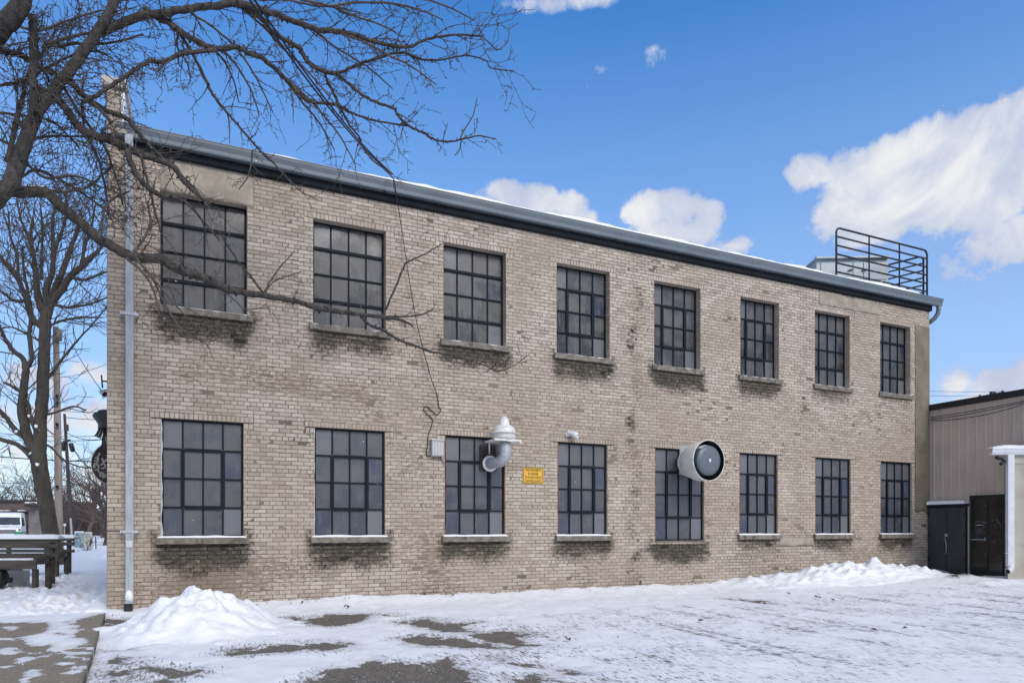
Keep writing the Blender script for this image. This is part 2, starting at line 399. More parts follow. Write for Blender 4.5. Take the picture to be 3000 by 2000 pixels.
    me.update(); me.validate()
    o = bpy.data.objects.new('ground', me); COL.objects.link(o); tag(o, kind='structure'); return o
def snow_ground_mat(name, bare1, bare2, grain):
    m, nt, b = new_mat(name); p = nt.pos()
    a = nt.attr('cover'); sep = nt.node('ShaderNodeSeparateColor'); nt.l.new(a.outputs['Color'], sep.inputs[0])
    C, Dt, Th = sep.outputs
    nb = nt.noise(nt.scale(p, (1,.75,1)), 5.5, 7, .62, .35); nf = nt.noise(p, 38, 5, .65); ng = nt.noise(p, grain, 2, .6)
    c = nt.math('ADD', C, nt.math('ADD', nt.math('MULTIPLY', nt.math('SUBTRACT', nb, .5), 1.15), nt.math('MULTIPLY', nt.math('SUBTRACT', nf, .5), .28)))
    mask = nt.step(c, .44, .54)
    fringe = nt.step(c, .54, 1.0)
    st = nt.noise(nt.scale(p, (13,1.5,1)), 1.0, 7, .68, .25); st2 = nt.noise(nt.scale(p, (34,6.5,1)), 1.0, 5, .65)
    bl = nt.noise(p, .9, 4, .6)
    dm = nt.math('MULTIPLY', Dt, nt.step(bl, .3, .6, .25, 1))
    speck = nt.math('MULTIPLY', nt.step(nt.math('ADD', st2, nt.math('MULTIPLY', dm, .20)), .63, .72), nt.math('MULTIPLY', nt.step(dm, .05, .5), .9))
    smear = nt.math('MULTIPLY', nt.step(nt.math('ADD', st, nt.math('MULTIPLY', dm, .14)), .55, .76), nt.math('MULTIPLY', dm, .30))
    snow = nt.mix(nt.step(nb, .3, .75), (.715,.725,.75), (.775,.78,.795))
    snow = nt.mix(smear, snow, (.47,.45,.435)); snow = nt.mix(speck, snow, (.10,.088,.078))
    snow = nt.mix(nt.math('MULTIPLY', nt.math('SUBTRACT', 1.0, fringe), .38), snow, (.40,.38,.37))
    bare = nt.mix(nt.step(nt.math('ADD', nt.math('MULTIPLY', ng, .6), nt.math('MULTIPLY', nt.noise(p, 33, 4, .7), .4)), .40, .60), bare2, bare1)
    bare = nt.mix(nt.step(nb, .35, .65, 0, .5), bare, tuple(x*.72 for x in bare2))
    bare = nt.mix(nt.step(nt.math('ADD', nf, nt.math('MULTIPLY', nt.math('SUBTRACT', nb, .5), .5)), .58, .70, 0, .75), bare, (.55,.545,.55))
    nt.put(b.inputs['Base Color'], nt.mix(mask, bare, snow))
    nt.put(b.inputs['Roughness'], nt.step(mask, 0, 1, .85, .7)); b.inputs['Specular IOR Level'].default_value = .25
    h = nt.math('ADD', nt.math('MULTIPLY', mask, .5), nt.math('ADD', nt.math('MULTIPLY', nf, .35), nt.math('ADD', nt.math('MULTIPLY', st, .35), nt.math('MULTIPLY', ng, .10))))
    bump(nt, b, h, .55, .03)
    return m
M['lot'] = snow_ground_mat('snowy_asphalt', (.215,.188,.154), (.085,.073,.060), 75)
M['walk'] = snow_ground_mat('snowy_concrete', (.265,.225,.170), (.195,.165,.125), 60)
build_ground().data.materials.append(M['lot'])
def build_walk():
    ss = np.arange(0, 6.0, .05); ys = np.arange(4.2, 12.72, .05)
    S, Y = np.meshgrid(ss, ys); X = walk_edge(Y)-S
    cov = np.full(X.shape, -3.0)
    for poly in SNOWON: cov = np.maximum(cov, sdf(X, Y, poly)/.2)
    cover = np.clip(.5+cov*.5, 0, 1)
    joint = np.minimum(np.abs(Y-10.55), np.minimum(np.abs(Y-8.9), np.abs(Y-7.1)))
    z = .052+cover*.016+(fbm(X*3, Y*3, 3, 2)-.5)*.01*cover-.012*np.exp(-(joint/.02)**2)
    cover = np.maximum(cover, .42*np.exp(-(joint/.03)**2)*(S < 3.5))
    ny, nx = X.shape; v = [tuple(q) for q in np.stack([X, Y, z], -1).reshape(-1, 3)]
    i = np.arange(ny*nx).reshape(ny, nx)
    f = [tuple(q) for q in np.stack([i[:-1,:-1], i[1:,:-1], i[1:,1:], i[:-1,1:]], -1).reshape(-1, 4)]
    col = np.stack([cover, cover*0+.12, cover*0, cover*0+1], -1).reshape(-1, 4).tolist()
    ring = list(i[:,0])                                           # vertical edge towards the asphalt
    for a in ring: v.append((v[a][0]+.004, v[a][1], -.12)); col.append(col[a])
    n0 = ny*nx
    for k in range(len(ring)-1): f.append((ring[k], ring[k+1], n0+k+1, n0+k))
    me = bpy.data.meshes.new('walkway'); me.from_pydata(v, [], f)
    at = me.attributes.new('cover', 'FLOAT_COLOR', 'POINT'); at.data.foreach_set('color', np.array(col).ravel())
    me.polygons.foreach_set('use_smooth', [True]*len(f)); me.materials.append(M['walk']); me.update()
    o = bpy.data.objects.new('walkway', me); COL.objects.link(o); tag(o, kind='structure')
build_walk()
def heap(label, c, rx, ry, h, seed, bumps, sharp=1.35, extra=0):
    rb_ = random.Random(seed*7)
    bumps = list(bumps)+[(rx*q*math.cos(t), ry*q*math.sin(t), rb_.uniform(.02, .075), rb_.uniform(.06, .17)) for q, t in ((rb_.uniform(.1, .95), rb_.uniform(0, 6.28)) for _ in range(extra))]+[(rx*q*math.cos(t), ry*q*math.sin(t), rb_.uniform(.015, .045), rb_.uniform(.028, .06)) for q, t in ((rb_.uniform(.05, .9), rb_.uniform(0, 6.28)) for _ in range(extra))]
    n, ns = 56, 150; v = []; col = []
    for i in range(n+1):
        r = i/n
        for k in range(ns):
            a = 2*math.pi*k/ns
            wob = 1+.20*(fbm(np.array([math.cos(a)*1.5+5]), np.array([math.sin(a)*1.5+5]), 3, seed)[0]-.5)*2
            x = c[0]+rx*r*math.cos(a)*wob; y = c[1]+ry*r*math.sin(a)*wob
            prof = (.5+.5*math.cos(math.pi*min(r, 1)))**sharp
            lump = (fbm(np.array([x*3.0]), np.array([y*3.0]), 4, seed+3)[0]-.5)
            lump2 = (fbm(np.array([x*9.0]), np.array([y*9.0]), 3, seed+8)[0]-.5)
            z = h*prof*(1+.8*lump)+lump2*.11*min(1, prof*3)
            for bx, by, bh, bw in bumps:
                z += bh*math.exp(-(((x-c[0]-bx)/bw)**2+((y-c[1]-by)/bw)**2))
            g = float(ground_z(np.array([x]), np.array([y]))[0])
            v.append((x, y, g+z-.05*r**3)); col.append((1, .22 if r < .8 else .35, 0, 1))
    f = [(i*ns+k, i*ns+(k+1) % ns, (i+1)*ns+(k+1) % ns, (i+1)*ns+k) for i in range(n) for k in range(ns)]
    me = bpy.data.meshes.new('snow_pile'); me.from_pydata(v, [], f)
    at = me.attributes.new('cover', 'FLOAT_COLOR', 'POINT'); at.data.foreach_set('color', np.array(col).ravel())
    me.polygons.foreach_set('use_smooth', [True]*len(f)); me.materials.append(M['lot']); me.update()
    o = bpy.data.objects.new('snow_pile', me); COL.objects.link(o); return tag(o, label, 'snow pile')
hc = PZ(580, 1835, 0)
heap('tall shovelled snow heap in front of the first ground floor window', (hc.x+.02, hc.y-.12), 1.5, 1.85, .40, 4, [(-.12,.28,.17,.17),(.24,.30,.10,.14),(.05,.1,.06,.10),(-.35,-.2,.08,.2),(.62,.4,.11,.22),(.9,.3,.06,.15),(-.1,-.55,.12,.4),(.1,-.95,.09,.35)], 1.25, 70)
hr = PY(2500, 1690, 12.1)
heap('long low ploughed snow bank by the last two ground floor windows', (hr.x+.05, 12.15), 4.1, 1.15, .30, 9, [(-.3,.1,.08,.35),(.9,.1,.09,.3),(1.6,.1,.08,.25),(-1.2,.1,.07,.4),(2.4,.1,.08,.3),(-2.2,.1,.05,.4)], .7, 60)
# ================================================================ the brick building
X0, X1 = -1.41, 19.23
ZTOP = 7.70
CRS, BW = .0733, .216
lowx = [(370,559),(722,884),(1022,1160),(1281,1395),(1505,1617),(1699,1786),(1873,1954),(2023,2094)]
upx = [(368,559),(720,879),(1019,1156),(1279,1395),(1503,1604),(1701,1785),(1872,1948),(2022,2088)]
def fx(px2352): return PY(px2352*K, 1400, D).x
WIN = []                                                # (xl, xr, zb, zt, floor, index)
for i, (a, b_) in enumerate(lowx): WIN.append((fx(a), fx(b_), 1.265 if i != 4 else 1.13, 3.275, 0, i))
for i, (a, b_) in enumerate(upx): WIN.append((fx(a), fx(b_)+.06, 5.20, 7.14, 1, i))
bldg = empty('brick_building', (X0, D, 0), 'two storey cream painted brick building with sixteen steel windows', 'building')
EX = [(w[0], w[1], w[2]-.12 if not (w[4] == 0 and w[5] == 4) else w[2]-.03, w[3]) for w in WIN]
SOLD = [(w[0]-.17, w[1]+.17, w[3], w[3]+.108) for w in WIN if not (w[4] == 1 and w[5] == 0)]
TAIL = []                                               # soldier tails beside the heads
for w in WIN:
    if w[4] == 1 and w[5] == 0: continue
    TAIL += [(w[0]-.17, w[0], w[3]-.108, w[3]), (w[1], w[1]+.17, w[3]-.108, w[3])]
stu_x = fx(2102)
PATCH = [(-.62, fx(582), 7.14, ZTOP), (fx(1882), fx(2020), 7.30, 7.62), (fx(1790), fx(1868), .96, 1.18), (stu_x, X1, 1.9, 7.22)]
def subtract(r, e):
    x0, x1, z0, z1 = r; a0, a1, b0, b1 = e
    if a0 >= x1 or a1 <= x0 or b0 >= z1 or b1 <= z0: return [r]
    out = []
    if a0 > x0: out.append((x0, a0, z0, z1))
    if a1 < x1: out.append((a1, x1, z0, z1))
    m0, m1 = max(x0, a0), min(x1, a1)
    if b0 > z0: out.append((m0, m1, z0, b0))
    if b1 < z1: out.append((m0, m1, b1, z1))
    return out
def stain(x, z):
    s = 0.0
    for xl, xr, zb, zt, fl, i in WIN:
        if x < xl-.7 or x > xr+.7: continue
        amt = ((1.0,1.0,.85,.75,.92,.62,.6,.65) if fl == 0 else (.95,.75,.85,.92,.95,.82,.52,.4))[i]
        dep = ((1.0,.95,.45,.42,.40,.35,.40,.4) if fl == 0 else (.7,.35,.38,.40,.42,.35,.25,.2))[i]
        bot = zb-.12
        if z < bot+.06:
            dz = (bot-z)/dep
            ed = min(x-(xl-.24), (xr+.24)-x)/.34+.35*noise.noise(Vector((x*2.7, z*3.1, i+4.)))
            dd = max(dz, 0); lo_ = .06+.20*(.5+.5*noise.noise(Vector((x*3.1, i*5.+fl, 3)))); hi_ = .14+.45*(.5+.6*noise.noise(Vector((x*2.2, i*7.+fl, 8)))); fall = max(0, 1-max(0, bot-z-lo_)/max(.1, hi_*1.35))*1.0+max(0, 1-dd*.62)*(.40+.45*noise.noise(Vector((x*2.6, z*2.6, i*3.+fl))))
            if dz < 1.6: s = max(s, amt*fall*min(1, max(0, ed+.15))*(.9+.45*noise.noise(Vector((math.floor(x/.11)*1.7, math.floor(z/CRS)*2.3, 5)))))
        if bot-.05 < z < zb+.12:                          # blotches round the sill ends
            dd = min(abs(x-(xl-.1)), abs(x-(xr+.1)))
            s = max(s, amt*.75*max(0, 1-dd/.16))
        if z > zt and z < zt+.4 and xl-.2 < x < xr+.2: s = max(s, .12)
    s += .78*math.exp(-((x-9.02-.07*math.sin(z*3)-.05*math.sin(z*7.7))/.20)**2)*(.42+.9*max(0, noise.noise(Vector((x*3, z*3.3, 9)))+.1))
    if z < .35: s += .35*(1-z/.35)*max(0, noise.noise(Vector((x*1.8, z*2, 21)))+.25)
    return min(1, s)
def grime(x, z):
    n = noise.noise(Vector((x*.9, z*.9, 3.1))); s = max(0, n-.02)*.62
    s += .25*math.exp(-((x-9.02)/.30)**2)
    s += .65*math.exp(-((x-4.05)/.22)**2)*max(0, noise.noise(Vector((x*2, z*1.2, 4)))+.3)
    s += .55*math.exp(-((x-14.3)/.30)**2)*max(0, noise.noise(Vector((x*2, z*1.2, 14)))+.3)
    s += .45*math.exp(-((x-11.9)/.25)**2)*max(0, noise.noise(Vector((x*2, z*1.2, 24)))+.2)
    if z < 1.1: s += .42*(1-z/1.1)*(.5+.9*max(0, noise.noise(Vector((x*1.4, z*2, 21)))+.3))
    if z > 7.0: s += .40*max(0, noise.noise(Vector((x*1.1, 5.5, 1)))+.25)*(z-7.0)/.7
    for xl, xr, zb, zt, fl, i in WIN:
        if xl-.45 < x < xr+.45 and z < zb-.1:
            dz = (zb-.1-z)/(1.1 if fl == 0 else .9)
            if dz < 1: s = max(s, .55*(1-dz)*min(1, min(x-(xl-.45), xr+.45-x)/.4)*(.6+.6*noise.noise(Vector((x*3, z*.9, i+fl*9.)))))
    return max(0, min(1, s))
def worn(x, z):
    w = .23+.36*noise.noise(Vector((x*.55, z*.8, 40)))
    for cx, cz, rx, rz, a in ((3.9,2.6,.9,1.0,.30),(2.3,.75,1.6,.5,.30),(4.2,1.0,.8,.7,.28),(.5,.5,1.6,.5,.22),(.4,4.2,1.6,.6,.22),(1.6,3.9,1.3,.3,.18),(2.3,4.9,1.2,.3,.25),(9.0,2.0,.4,2.0,.22),(15.3,.8,1.8,.5,.22)):
        w += a*math.exp(-((x-cx)/rx)**2-((z-cz)/rz)**2)
    if z < 1.1: w += .20*(1-z/1.1)*(1 if x < 7 else .6)
    w += .20*math.exp(-((z-4.2)/.7)**2)*max(0, noise.noise(Vector((x*.7, 2.2, 60)))+.3)
    return max(0, min(1, w))
def build_wall():
    rng = random.Random(3)
    V, Fc, Mi, Cl = [], [], [], []
    def vert(x, y, z, tone): V.append((x, y, z)); Cl.append((tone, stain(x, z), worn(x, z), grime(x, z))); return len(V)-1
    def brick(x0, x1, z0, z1, y, tone, lay=.0047):
        j = .0025
        x0 += lay+rng.uniform(-j, j); x1 -= lay+rng.uniform(-j, j); z0 += lay+rng.uniform(-j, j)*.6; z1 -= lay+rng.uniform(-j, j)*.6
        if x1-x0 < .014 or z1-z0 < .012: return
        bv = min(.0045, (x1-x0)*.2, (z1-z0)*.2)
        ti = rng.gauss(0, .0016); tj = rng.gauss(0, .0012)
        a = [vert(x0, y+.022, z0, tone), vert(x1, y+.022, z0, tone), vert(x1, y+.022, z1, tone), vert(x0, y+.022, z1, tone)]
        b = [vert(x0, y+bv, z0, tone), vert(x1, y+bv, z0, tone), vert(x1, y+bv, z1, tone), vert(x0, y+bv, z1, tone)]
        cc = [(x0+bv, z0+bv), (x1-bv, z0+bv), (x1-bv, z1-bv), (x0+bv, z1-bv)]
        c = [vert(px+rng.uniform(-.002,.002), y+(ti if k in (0, 3) else -ti)+(tj if k < 2 else -tj), pz+rng.uniform(-.0015,.0015), tone) for k, (px, pz) in enumerate(cc)]
        for k in range(4):
            l = (k+1) % 4
            Fc.append((a[k], a[l], b[l], b[k])); Fc.append((b[k], b[l], c[l], c[k])); Mi.extend((0, 0))
        Fc.append(tuple(c)); Mi.append(0)
    allex = EX+SOLD+TAIL+PATCH
    nrow = int((ZTOP+.3)/CRS)+1
    for r in range(nrow):
        z0 = -.3+r*CRS; z1 = min(z0+CRS, ZTOP)
        head = (r % 8 == 5)
        w = BW/2 if head else BW
        x = X0-(w/2 if r % 2 else 0)
        wob = .004*math.sin(r*1.7)
        while x < X1:
            a, b_ = max(x, X0), min(x+w, X1)
            x += w
            if b_-a < .03: continue
            rects = [(a, b_, z0, z1)]
            for e in allex:
                nx_ = []
                for q in rects: nx_ += subtract(q, e)
                rects = nx_
                if not rects: break
            tone = min(1.15, max(-.35, rng.gauss(.62, .30)))
            if rng.random() < .05: tone = -.45
            yy = D+rng.gauss(.0, .0022)+(.003 if rng.random() < .07 else 0)
            for q in rects: brick(q[0], q[1], q[2]+wob*0, q[3], yy, tone)
    for e in SOLD+TAIL:
        n = max(1, round((e[1]-e[0])/.0733)); st = (e[1]-e[0])/n
        for k in range(n):
            q = [(e[0]+k*st, e[0]+(k+1)*st, e[2], min(e[3], ZTOP))]
            for p in PATCH:
                q2 = []
                for r_ in q: q2 += subtract(r_, p)
                q = q2
            for r_ in q: brick(*r_, D+rng.gauss(0, .0015), min(1, max(0, rng.gauss(.66, .2))))
    # mortar bed with window openings, deep in some places and almost flush in others
    xs = sorted(set([X0, X1]+[v for e in EX for v in e[:2]]+list(np.arange(X0, X1, .11))))
    zs = sorted(set([-.3, ZTOP]+[v for e in EX for v in e[2:]]+list(np.arange(-.3, ZTOP, .11))))
    idx = {}
    def mv(i, j):
        if (i, j) not in idx:
            x, z = xs[i], zs[j]
            dp = .0065+.0055*noise.noise(Vector((x*.8, z*1.1, 7)))+.002*noise.noise(Vector((x*7, z*7, 2)))
            idx[(i, j)] = vert(x, D+max(.002, dp), z, .45+.4*noise.noise(Vector((x*3, z*3, 8))))
        return idx[(i, j)]
    for i in range(len(xs)-1):
        for j in range(len(zs)-1):
            mx, mz = (xs[i]+xs[i+1])/2, (zs[j]+zs[j+1])/2
            if any(e[0] < mx < e[1] and e[2] < mz < e[3] for e in EX): continue
            Fc.append((mv(i, j), mv(i+1, j), mv(i+1, j+1), mv(i, j+1))); Mi.append(1)
    # reveals with their own brick ends
    for (xl, xr, zb, zt), w in zip(EX, WIN):
        ry = D+(.30 if w[4] else .2)
        for x, s_ in ((xl, 1), (xr, -1)):
            z = zb
            while z < zt:
                z2 = min(z+CRS, zt); tone = rng.gauss(.55, .2); o_ = rng.uniform(0, .004)*s_
                a = [vert(x+o_, D+.002, z+.004, tone), vert(x+o_, ry, z+.004, tone), vert(x+o_, ry, z2-.004, tone), vert(x+o_, D+.002, z2-.004, tone)]
                Fc.append(tuple(a)); Mi.append(0)
                a = [vert(x-.004*s_, D+.01, z-.005, .3), vert(x-.004*s_, ry, z-.005, .3), vert(x-.004*s_, ry, z+.005, .3), vert(x-.004*s_, D+.01, z+.005, .3)]
                Fc.append(tuple(a)); Mi.append(1); z = z2
        for z, t_ in ((zt, .5), (zb, .4)):
            a = [vert(xl, D+.003, z, t_), vert(xr, D+.003, z, t_), vert(xr, ry, z, t_), vert(xl, ry, z, t_)]
            Fc.append(tuple(a)); Mi.append(0)
    # the other three walls, plain
    for q in (((X0, D+.012, -.3), (X0, 27, -.3), (X0, 27, 8.6), (X0, D+.012, 8.6)), ((X1, D+.012, -.3), (X1, 27, -.3), (X1, 27, ZTOP+.2), (X1, D+.012, ZTOP+.2)), ((X0, 27, -.3), (X1, 27, -.3), (X1, 27, ZTOP+.2), (X0, 27, ZTOP+.2))):
        Fc.append(tuple(vert(*p[:2], p[2], .5) for p in q)); Mi.append(0)
    me = bpy.data.meshes.new('wall'); me.from_pydata(V, [], Fc)
    at = me.attributes.new('wear', 'FLOAT_COLOR', 'POINT'); at.data.foreach_set('color', np.array(Cl).ravel())
    me.materials.append(M['brick']); me.materials.append(M['mortar']); me.polygons.foreach_set('material_index', Mi); me.update()
    o = bpy.data.objects.new('wall', me); COL.objects.link(o); o.parent = bldg; o.location = -Vector(bldg.location)
build_wall()
def slab_patch(name, x0, x1, z0, z1, mat, ragged, seed, y=-.004):
    """thin trowelled render on the wall with a ragged lower edge"""
    rng = random.Random(seed); nx, nz = max(6, int((x1-x0)/.05)), max(4, int((z1-z0)/.06))
    b = MB(); 
    for j in range(nz+1):
        for i in range(nx+1):
            x = x0+(x1-x0)*i/nx; z = z0+(z1-z0)*j/nz
            if j == 0: z += ragged*(noise.noise(Vector((x*4+seed, 2.2, seed)))+.2*rng.uniform(-1, 1))
            if i == 0: x += ragged*.4*noise.noise(Vector((z*4, 5.2, seed)))
            b.v.append((x, D+y+.0025*noise.noise(Vector((x*3, z*3, seed)))+(.016 if i in (0, nx) and False else 0), z))
    for j in range(nz):
        for i in range(nx):
            a = j*(nx+1)+i; b.face((a, a+1, a+nx+2, a+nx+1), 0, True)
    n0 = len(b.v)
    edge = [i for i in range(nx+1)]
    for e in edge: p = b.v[e]; b.v.append((p[0], D+.015, p[2]))
    for k in range(nx): b.face((edge[k], n0+k, n0+k+1, edge[k+1]))
    return b.build(name, mat, bldg)
slab_patch('render_patch', *PATCH[0], M['patch'], .03, 1); slab_patch('render_patch', *PATCH[1], M['patch'], .05, 2)
slab_patch('render_patch', *PATCH[2], M['patch'], .05, 3); slab_patch('corner_render', *PATCH[3], M['stucco'], .10, 4, -.008)
# windows
def bars(b, x0, x1, z0, z1, y, style, rng):
    fr = .022; cw = (x1-x0)/4; ch = (z1-z0)/4
    xs = [x0+cw*k for k in range(5)]; zs = [z0+ch*k for k in range(5)]
    b.box(x0, x1, y-.012, y+.03, z1-fr, z1); b.box(x0, x1, y-.012, y+.03, z0, z0+fr)
    b.box(x0, x0+fr, y-.012, y+.03, z0+fr, z1-fr); b.box(x1-fr, x1, y-.012, y+.03, z0+fr, z1-fr)
    hv = .013
    def v(x, a, c, w=hv, pr=.0): b.box(x-w, x+w, y-.006-pr, y+.02, a, c)
    def h(z, a, c, w=hv, pr=.003): b.box(a, c, y-.009-pr, y+.02, z-w, z+w)
    if style == 'vent':
        v(xs[1], z0+fr, zs[1]-.02); v(xs[1], zs[3]+.02, z1-fr); v(xs[3], z0+fr, zs[1]-.02); v(xs[3], zs[3]+.02, z1-fr)
        v(xs[2], z0+fr, zs[1]-.02); v(xs[2], zs[3]+.02, z1-fr); v(xs[2], zs[1]+.03, zs[3]-.03)
        for k in (1, 2, 3):
            h(zs[k], x0+fr, xs[1]-.02); h(zs[k], xs[3]+.02, x1-fr)
        h(zs[2], xs[1]+.03, xs[3]-.03)
    else:
        for k in (1, 2, 3): v(xs[k], z0+fr, z1-fr)
        h(zs[2], x0+fr, x1-fr); h(zs[3], x0+fr, x1-fr, .026, .008); h(zs[1], x0+fr, x1-fr, .026, .008)
    return xs, zs
def sash(xs, zs, y):
    s = MB(); t = .031
    s.box(xs[1]-t, xs[1]+t*.9, y-.022, y+.015, zs[1], zs[3]); s.box(xs[3]-t*1.1, xs[3]+t, y-.022, y+.015, zs[1], zs[3])
    s.box(xs[1]+t*.9, xs[3]-t*1.1, y-.020, y+.015, zs[3]-t, zs[3]+t*.6); s.box(xs[1]+t*.9, xs[3]-t*1.1, y-.020, y+.015, zs[1]-t, zs[1]+t)
    return s
def make_window(w, rng):
    xl, xr, zb, zt, fl, i = w
    style = 'vent' if fl == 0 or i in (3, 4, 5) else 'bars'
    y = D+(.16 if fl else .055)
    b = MB(); xs, zs = bars(b, xl+.012, xr-.012, zb+.005, zt-.006, y, style, rng)
    o = b.build('window', M['frame'], bldg)
    g = MB()
    for r in range(4):
        for c in range(4):
            tx, tz = rng.gauss(0, .0035), rng.gauss(0, .0035)
            x0, x1, z0, z1 = xs[c], xs[c+1], zs[r], zs[r+1]
            cw, ch = (x1-x0)/2, (z1-z0)/2
            e = .001
            g.poly([(x0+e, y+.018-tx*cw-tz*ch, z0+e), (x1-e, y+.018+tx*cw-tz*ch, z0+e), (x1-e, y+.018+tx*cw+tz*ch, z1-e), (x0+e, y+.018-tx*cw+tz*ch, z1-e)])
    g.build('pane', M['pane_upper' if fl else 'pane'], o)
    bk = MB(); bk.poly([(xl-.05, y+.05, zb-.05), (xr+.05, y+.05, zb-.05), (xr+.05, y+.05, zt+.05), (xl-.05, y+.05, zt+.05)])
    bk.build('pane_backing', M['black'], o)  # black backing sheet in place of the rooms behind the panes
    if style == 'vent': sash(xs, zs, y).build('vent_sash', M['frame'], o)
    s = MB()
    if not (fl == 0 and i == 4):
        n = 16; x0, x1 = xl-.07, xr+.09; pr = .085 if fl == 0 else .055
        for k in range(n):
            a, c = x0+(x1-x0)*k/n, x0+(x1-x0)*(k+1)/n
            base = len(s.v)
            for x in (a, c):
                e = .5*noise.noise(Vector((x*5, i+.3, fl*7.)))
                chip = (.030 if fl else .010)*max(0, noise.noise(Vector((x*9, i*3.3, fl+5.))))
                s.v += [(x, y-.012, zb-.002), (x, D-pr+chip+.004*e, zb-.016-chip*.5), (x, D-pr+.006*e, zb-.125+chip*.9), (x, D+.02, zb-.125)]
            s.face((base, base+1, base+5, base+4)); s.face((base+1, base+2, base+6, base+5)); s.face((base+2, base+3, base+7, base+6))
            if k == 0: s.face((base, base+3, base+2, base+1))
            if k == n-1: s.face((base+4, base+5, base+6, base+7))
    else:
        s.box(xl, xr, D-.015, y-.012, zb-.028, zb-.002)
    s.build('sill', M['concrete'], o, fix=True)
    if not (fl == 0 and i == 4):
        q = MB(); n = 28; x0, x1 = (xl-.05, xr+.05); pr = .075 if fl == 0 else .03
        hgt = .016 if fl == 0 else .009
        for k in range(n+1):
            x = x0+(x1-x0)*k/n; e = noise.noise(Vector((x*4, i*2., 1.5+fl)))
            hh = hgt*(1+.7*e) if 0 < k < n else .003
            hh = max(.003, hh); yf = D-pr+.014*abs(e)
            q.v += [(x, y-.014, zb+hh*1.15), (x, (yf+y)/2, zb+hh), (x, yf, zb-.012+hh*.6), (x, yf+.002, zb-.02)]
        for k in range(n):
            a = k*4
            for r in range(3): q.face((a+r, a+r+1, a+r+5, a+r+4), 0, True)
        q.build('sill_snow', M['snow'], o)
    # jamb bead: pale or rusty line of old sealant
    if fl == 0:
        mt = M['caulk'] if i in (0, 1) else M['rust']; wd = (.030,.016,.012,.016,.010,.012,.008,.006)[i]
        for x0, sg_ in ((xl-.006, 1),)+(((xr+.004, -1),) if i in (2, 5) else ()):
            cb = MB(); nz = 26
            for k in range(nz+1):
                z_ = zb+(zt-.01-zb)*k/nz; ww = sg_*wd*max(.12, .75+.9*noise.noise(Vector((z_*4.1, i*3.7, sg_))))
                cb.v += [(x0, D+.02, z_), (x0, D-.004, z_), (x0+ww, D-.004, z_), (x0+ww, D+.03, z_)]
            for k in range(nz):
                for r in range(3): cb.face((k*4+r, k*4+r+1, k*4+r+5, k*4+r+4))
            cb.build('jamb_bead', mt, o)
        lt = MB(); lt.box(xl-.15, xr+.15 if i != 4 else xl+.55, D-.008, D+.01, zt-.004, zt+.010); lt.build('steel_lintel', M['plywood'], o)
rw = random.Random(21)
for w in WIN: make_window(w, rw)
# eaves
GY = 12.78
b = MB(); b.prism([(D+.05, 7.695), (D-.060, 7.695), (D-.075, 7.715), (D-.075, 7.93), (D+.05, 7.93)], X0+.28, X1+.02); b.build('fascia', M['fascia'], bldg)
b = MB()
prof = [(D-.08, 7.835), (GY+.045, 7.835), (GY+.035, 7.855), (GY+.030, 7.91), (GY+.012, 7.955), (GY, 7.985), (GY-.004, 8.02), (GY-.012, 8.022), (GY-.012, 8.035), (GY+.012, 8.035), (GY+.012, 8.0), (GY+.06, 7.87), (D-.085, 7.87), (D-.085, 8.03), (D-.08, 8.03)]
gx = [X0+.14, 3.2, 8.4, 13.45, X1+.30]
for a, c in zip(gx[:-1], gx[1:]):
    b.prism(prof, a, c-.006)
for x in gx[1:-1]: b.prism([(y-.004 if k < 9 else y, z) for k, (y, z) in enumerate(prof)], x-.03, x+.012)
gut = b.build('gutter', M['gutter'], bldg, fix=True)
for x_ in (X1+.296, X0+.135): c = MB(); c.poly([(x_, y, z) for y, z in prof[:9]]+[(x_, D-.08, 8.035)]); c.build('end_cap', M['gutter'], gut)
b = MB(); b.tube([(X1+.20, 12.86, 7.86), (X1+.20, 12.86, 7.74), (X1+.19, 12.88, 7.62), (X1+.15, 12.95, 7.50), (X1+.08, 13.02, 7.42), (X1+.05, 13.2, 7.36), (X1+.05, 13.5, 7.30)], .062, 16); b.build('gutter_elbow', M['gutter'], bldg)
b = MB()                                                # roof and its snow
b.poly([(X0+.25, D-.07, 7.95), (X1+.05, D-.07, 7.95), (X1+.05, 20, 8.45), (X0+.25, 20, 8.45)]); b.poly([(X0+.25, 20, 8.45), (X1+.05, 20, 8.45), (X1+.05, 27, 7.95), (X0+.25, 27, 7.95)])
roof = b.build('roof', M['fascia'], bldg)
b = MB(); n = 260
for k in range(n+1):
    x = X0+.42+(X1-.0-X0-.42)*k/n
    e = noise.noise(Vector((x*.7, 3.7, 0)))+.35*noise.noise(Vector((x*3.1, 1.7, 0))); e2 = noise.noise(Vector((x*8, 2.2, 4)))
    th = max(.035, .10+.07*e+.014*e2)*min(1, .05+max(0, k-8)/34, (n-k)/10+.1); yf = GY+.05+.03*e2
    b.v += [(x, yf+.01, 7.99), (x, yf, 8.02+th*.6), (x, yf+.05, 8.025+th), (x, yf+.3, 8.04+th*1.15), (x, 16, 8.22+th), (x, 20, 8.5+th), (x, 27, 8.0+th)]
for k in range(n):
    for r in range(6): b.face((k*7+r, k*7+r+1, k*7+r+8, k*7+r+7), 0, True)
b.build('roof_snow', M['snow'], roof)
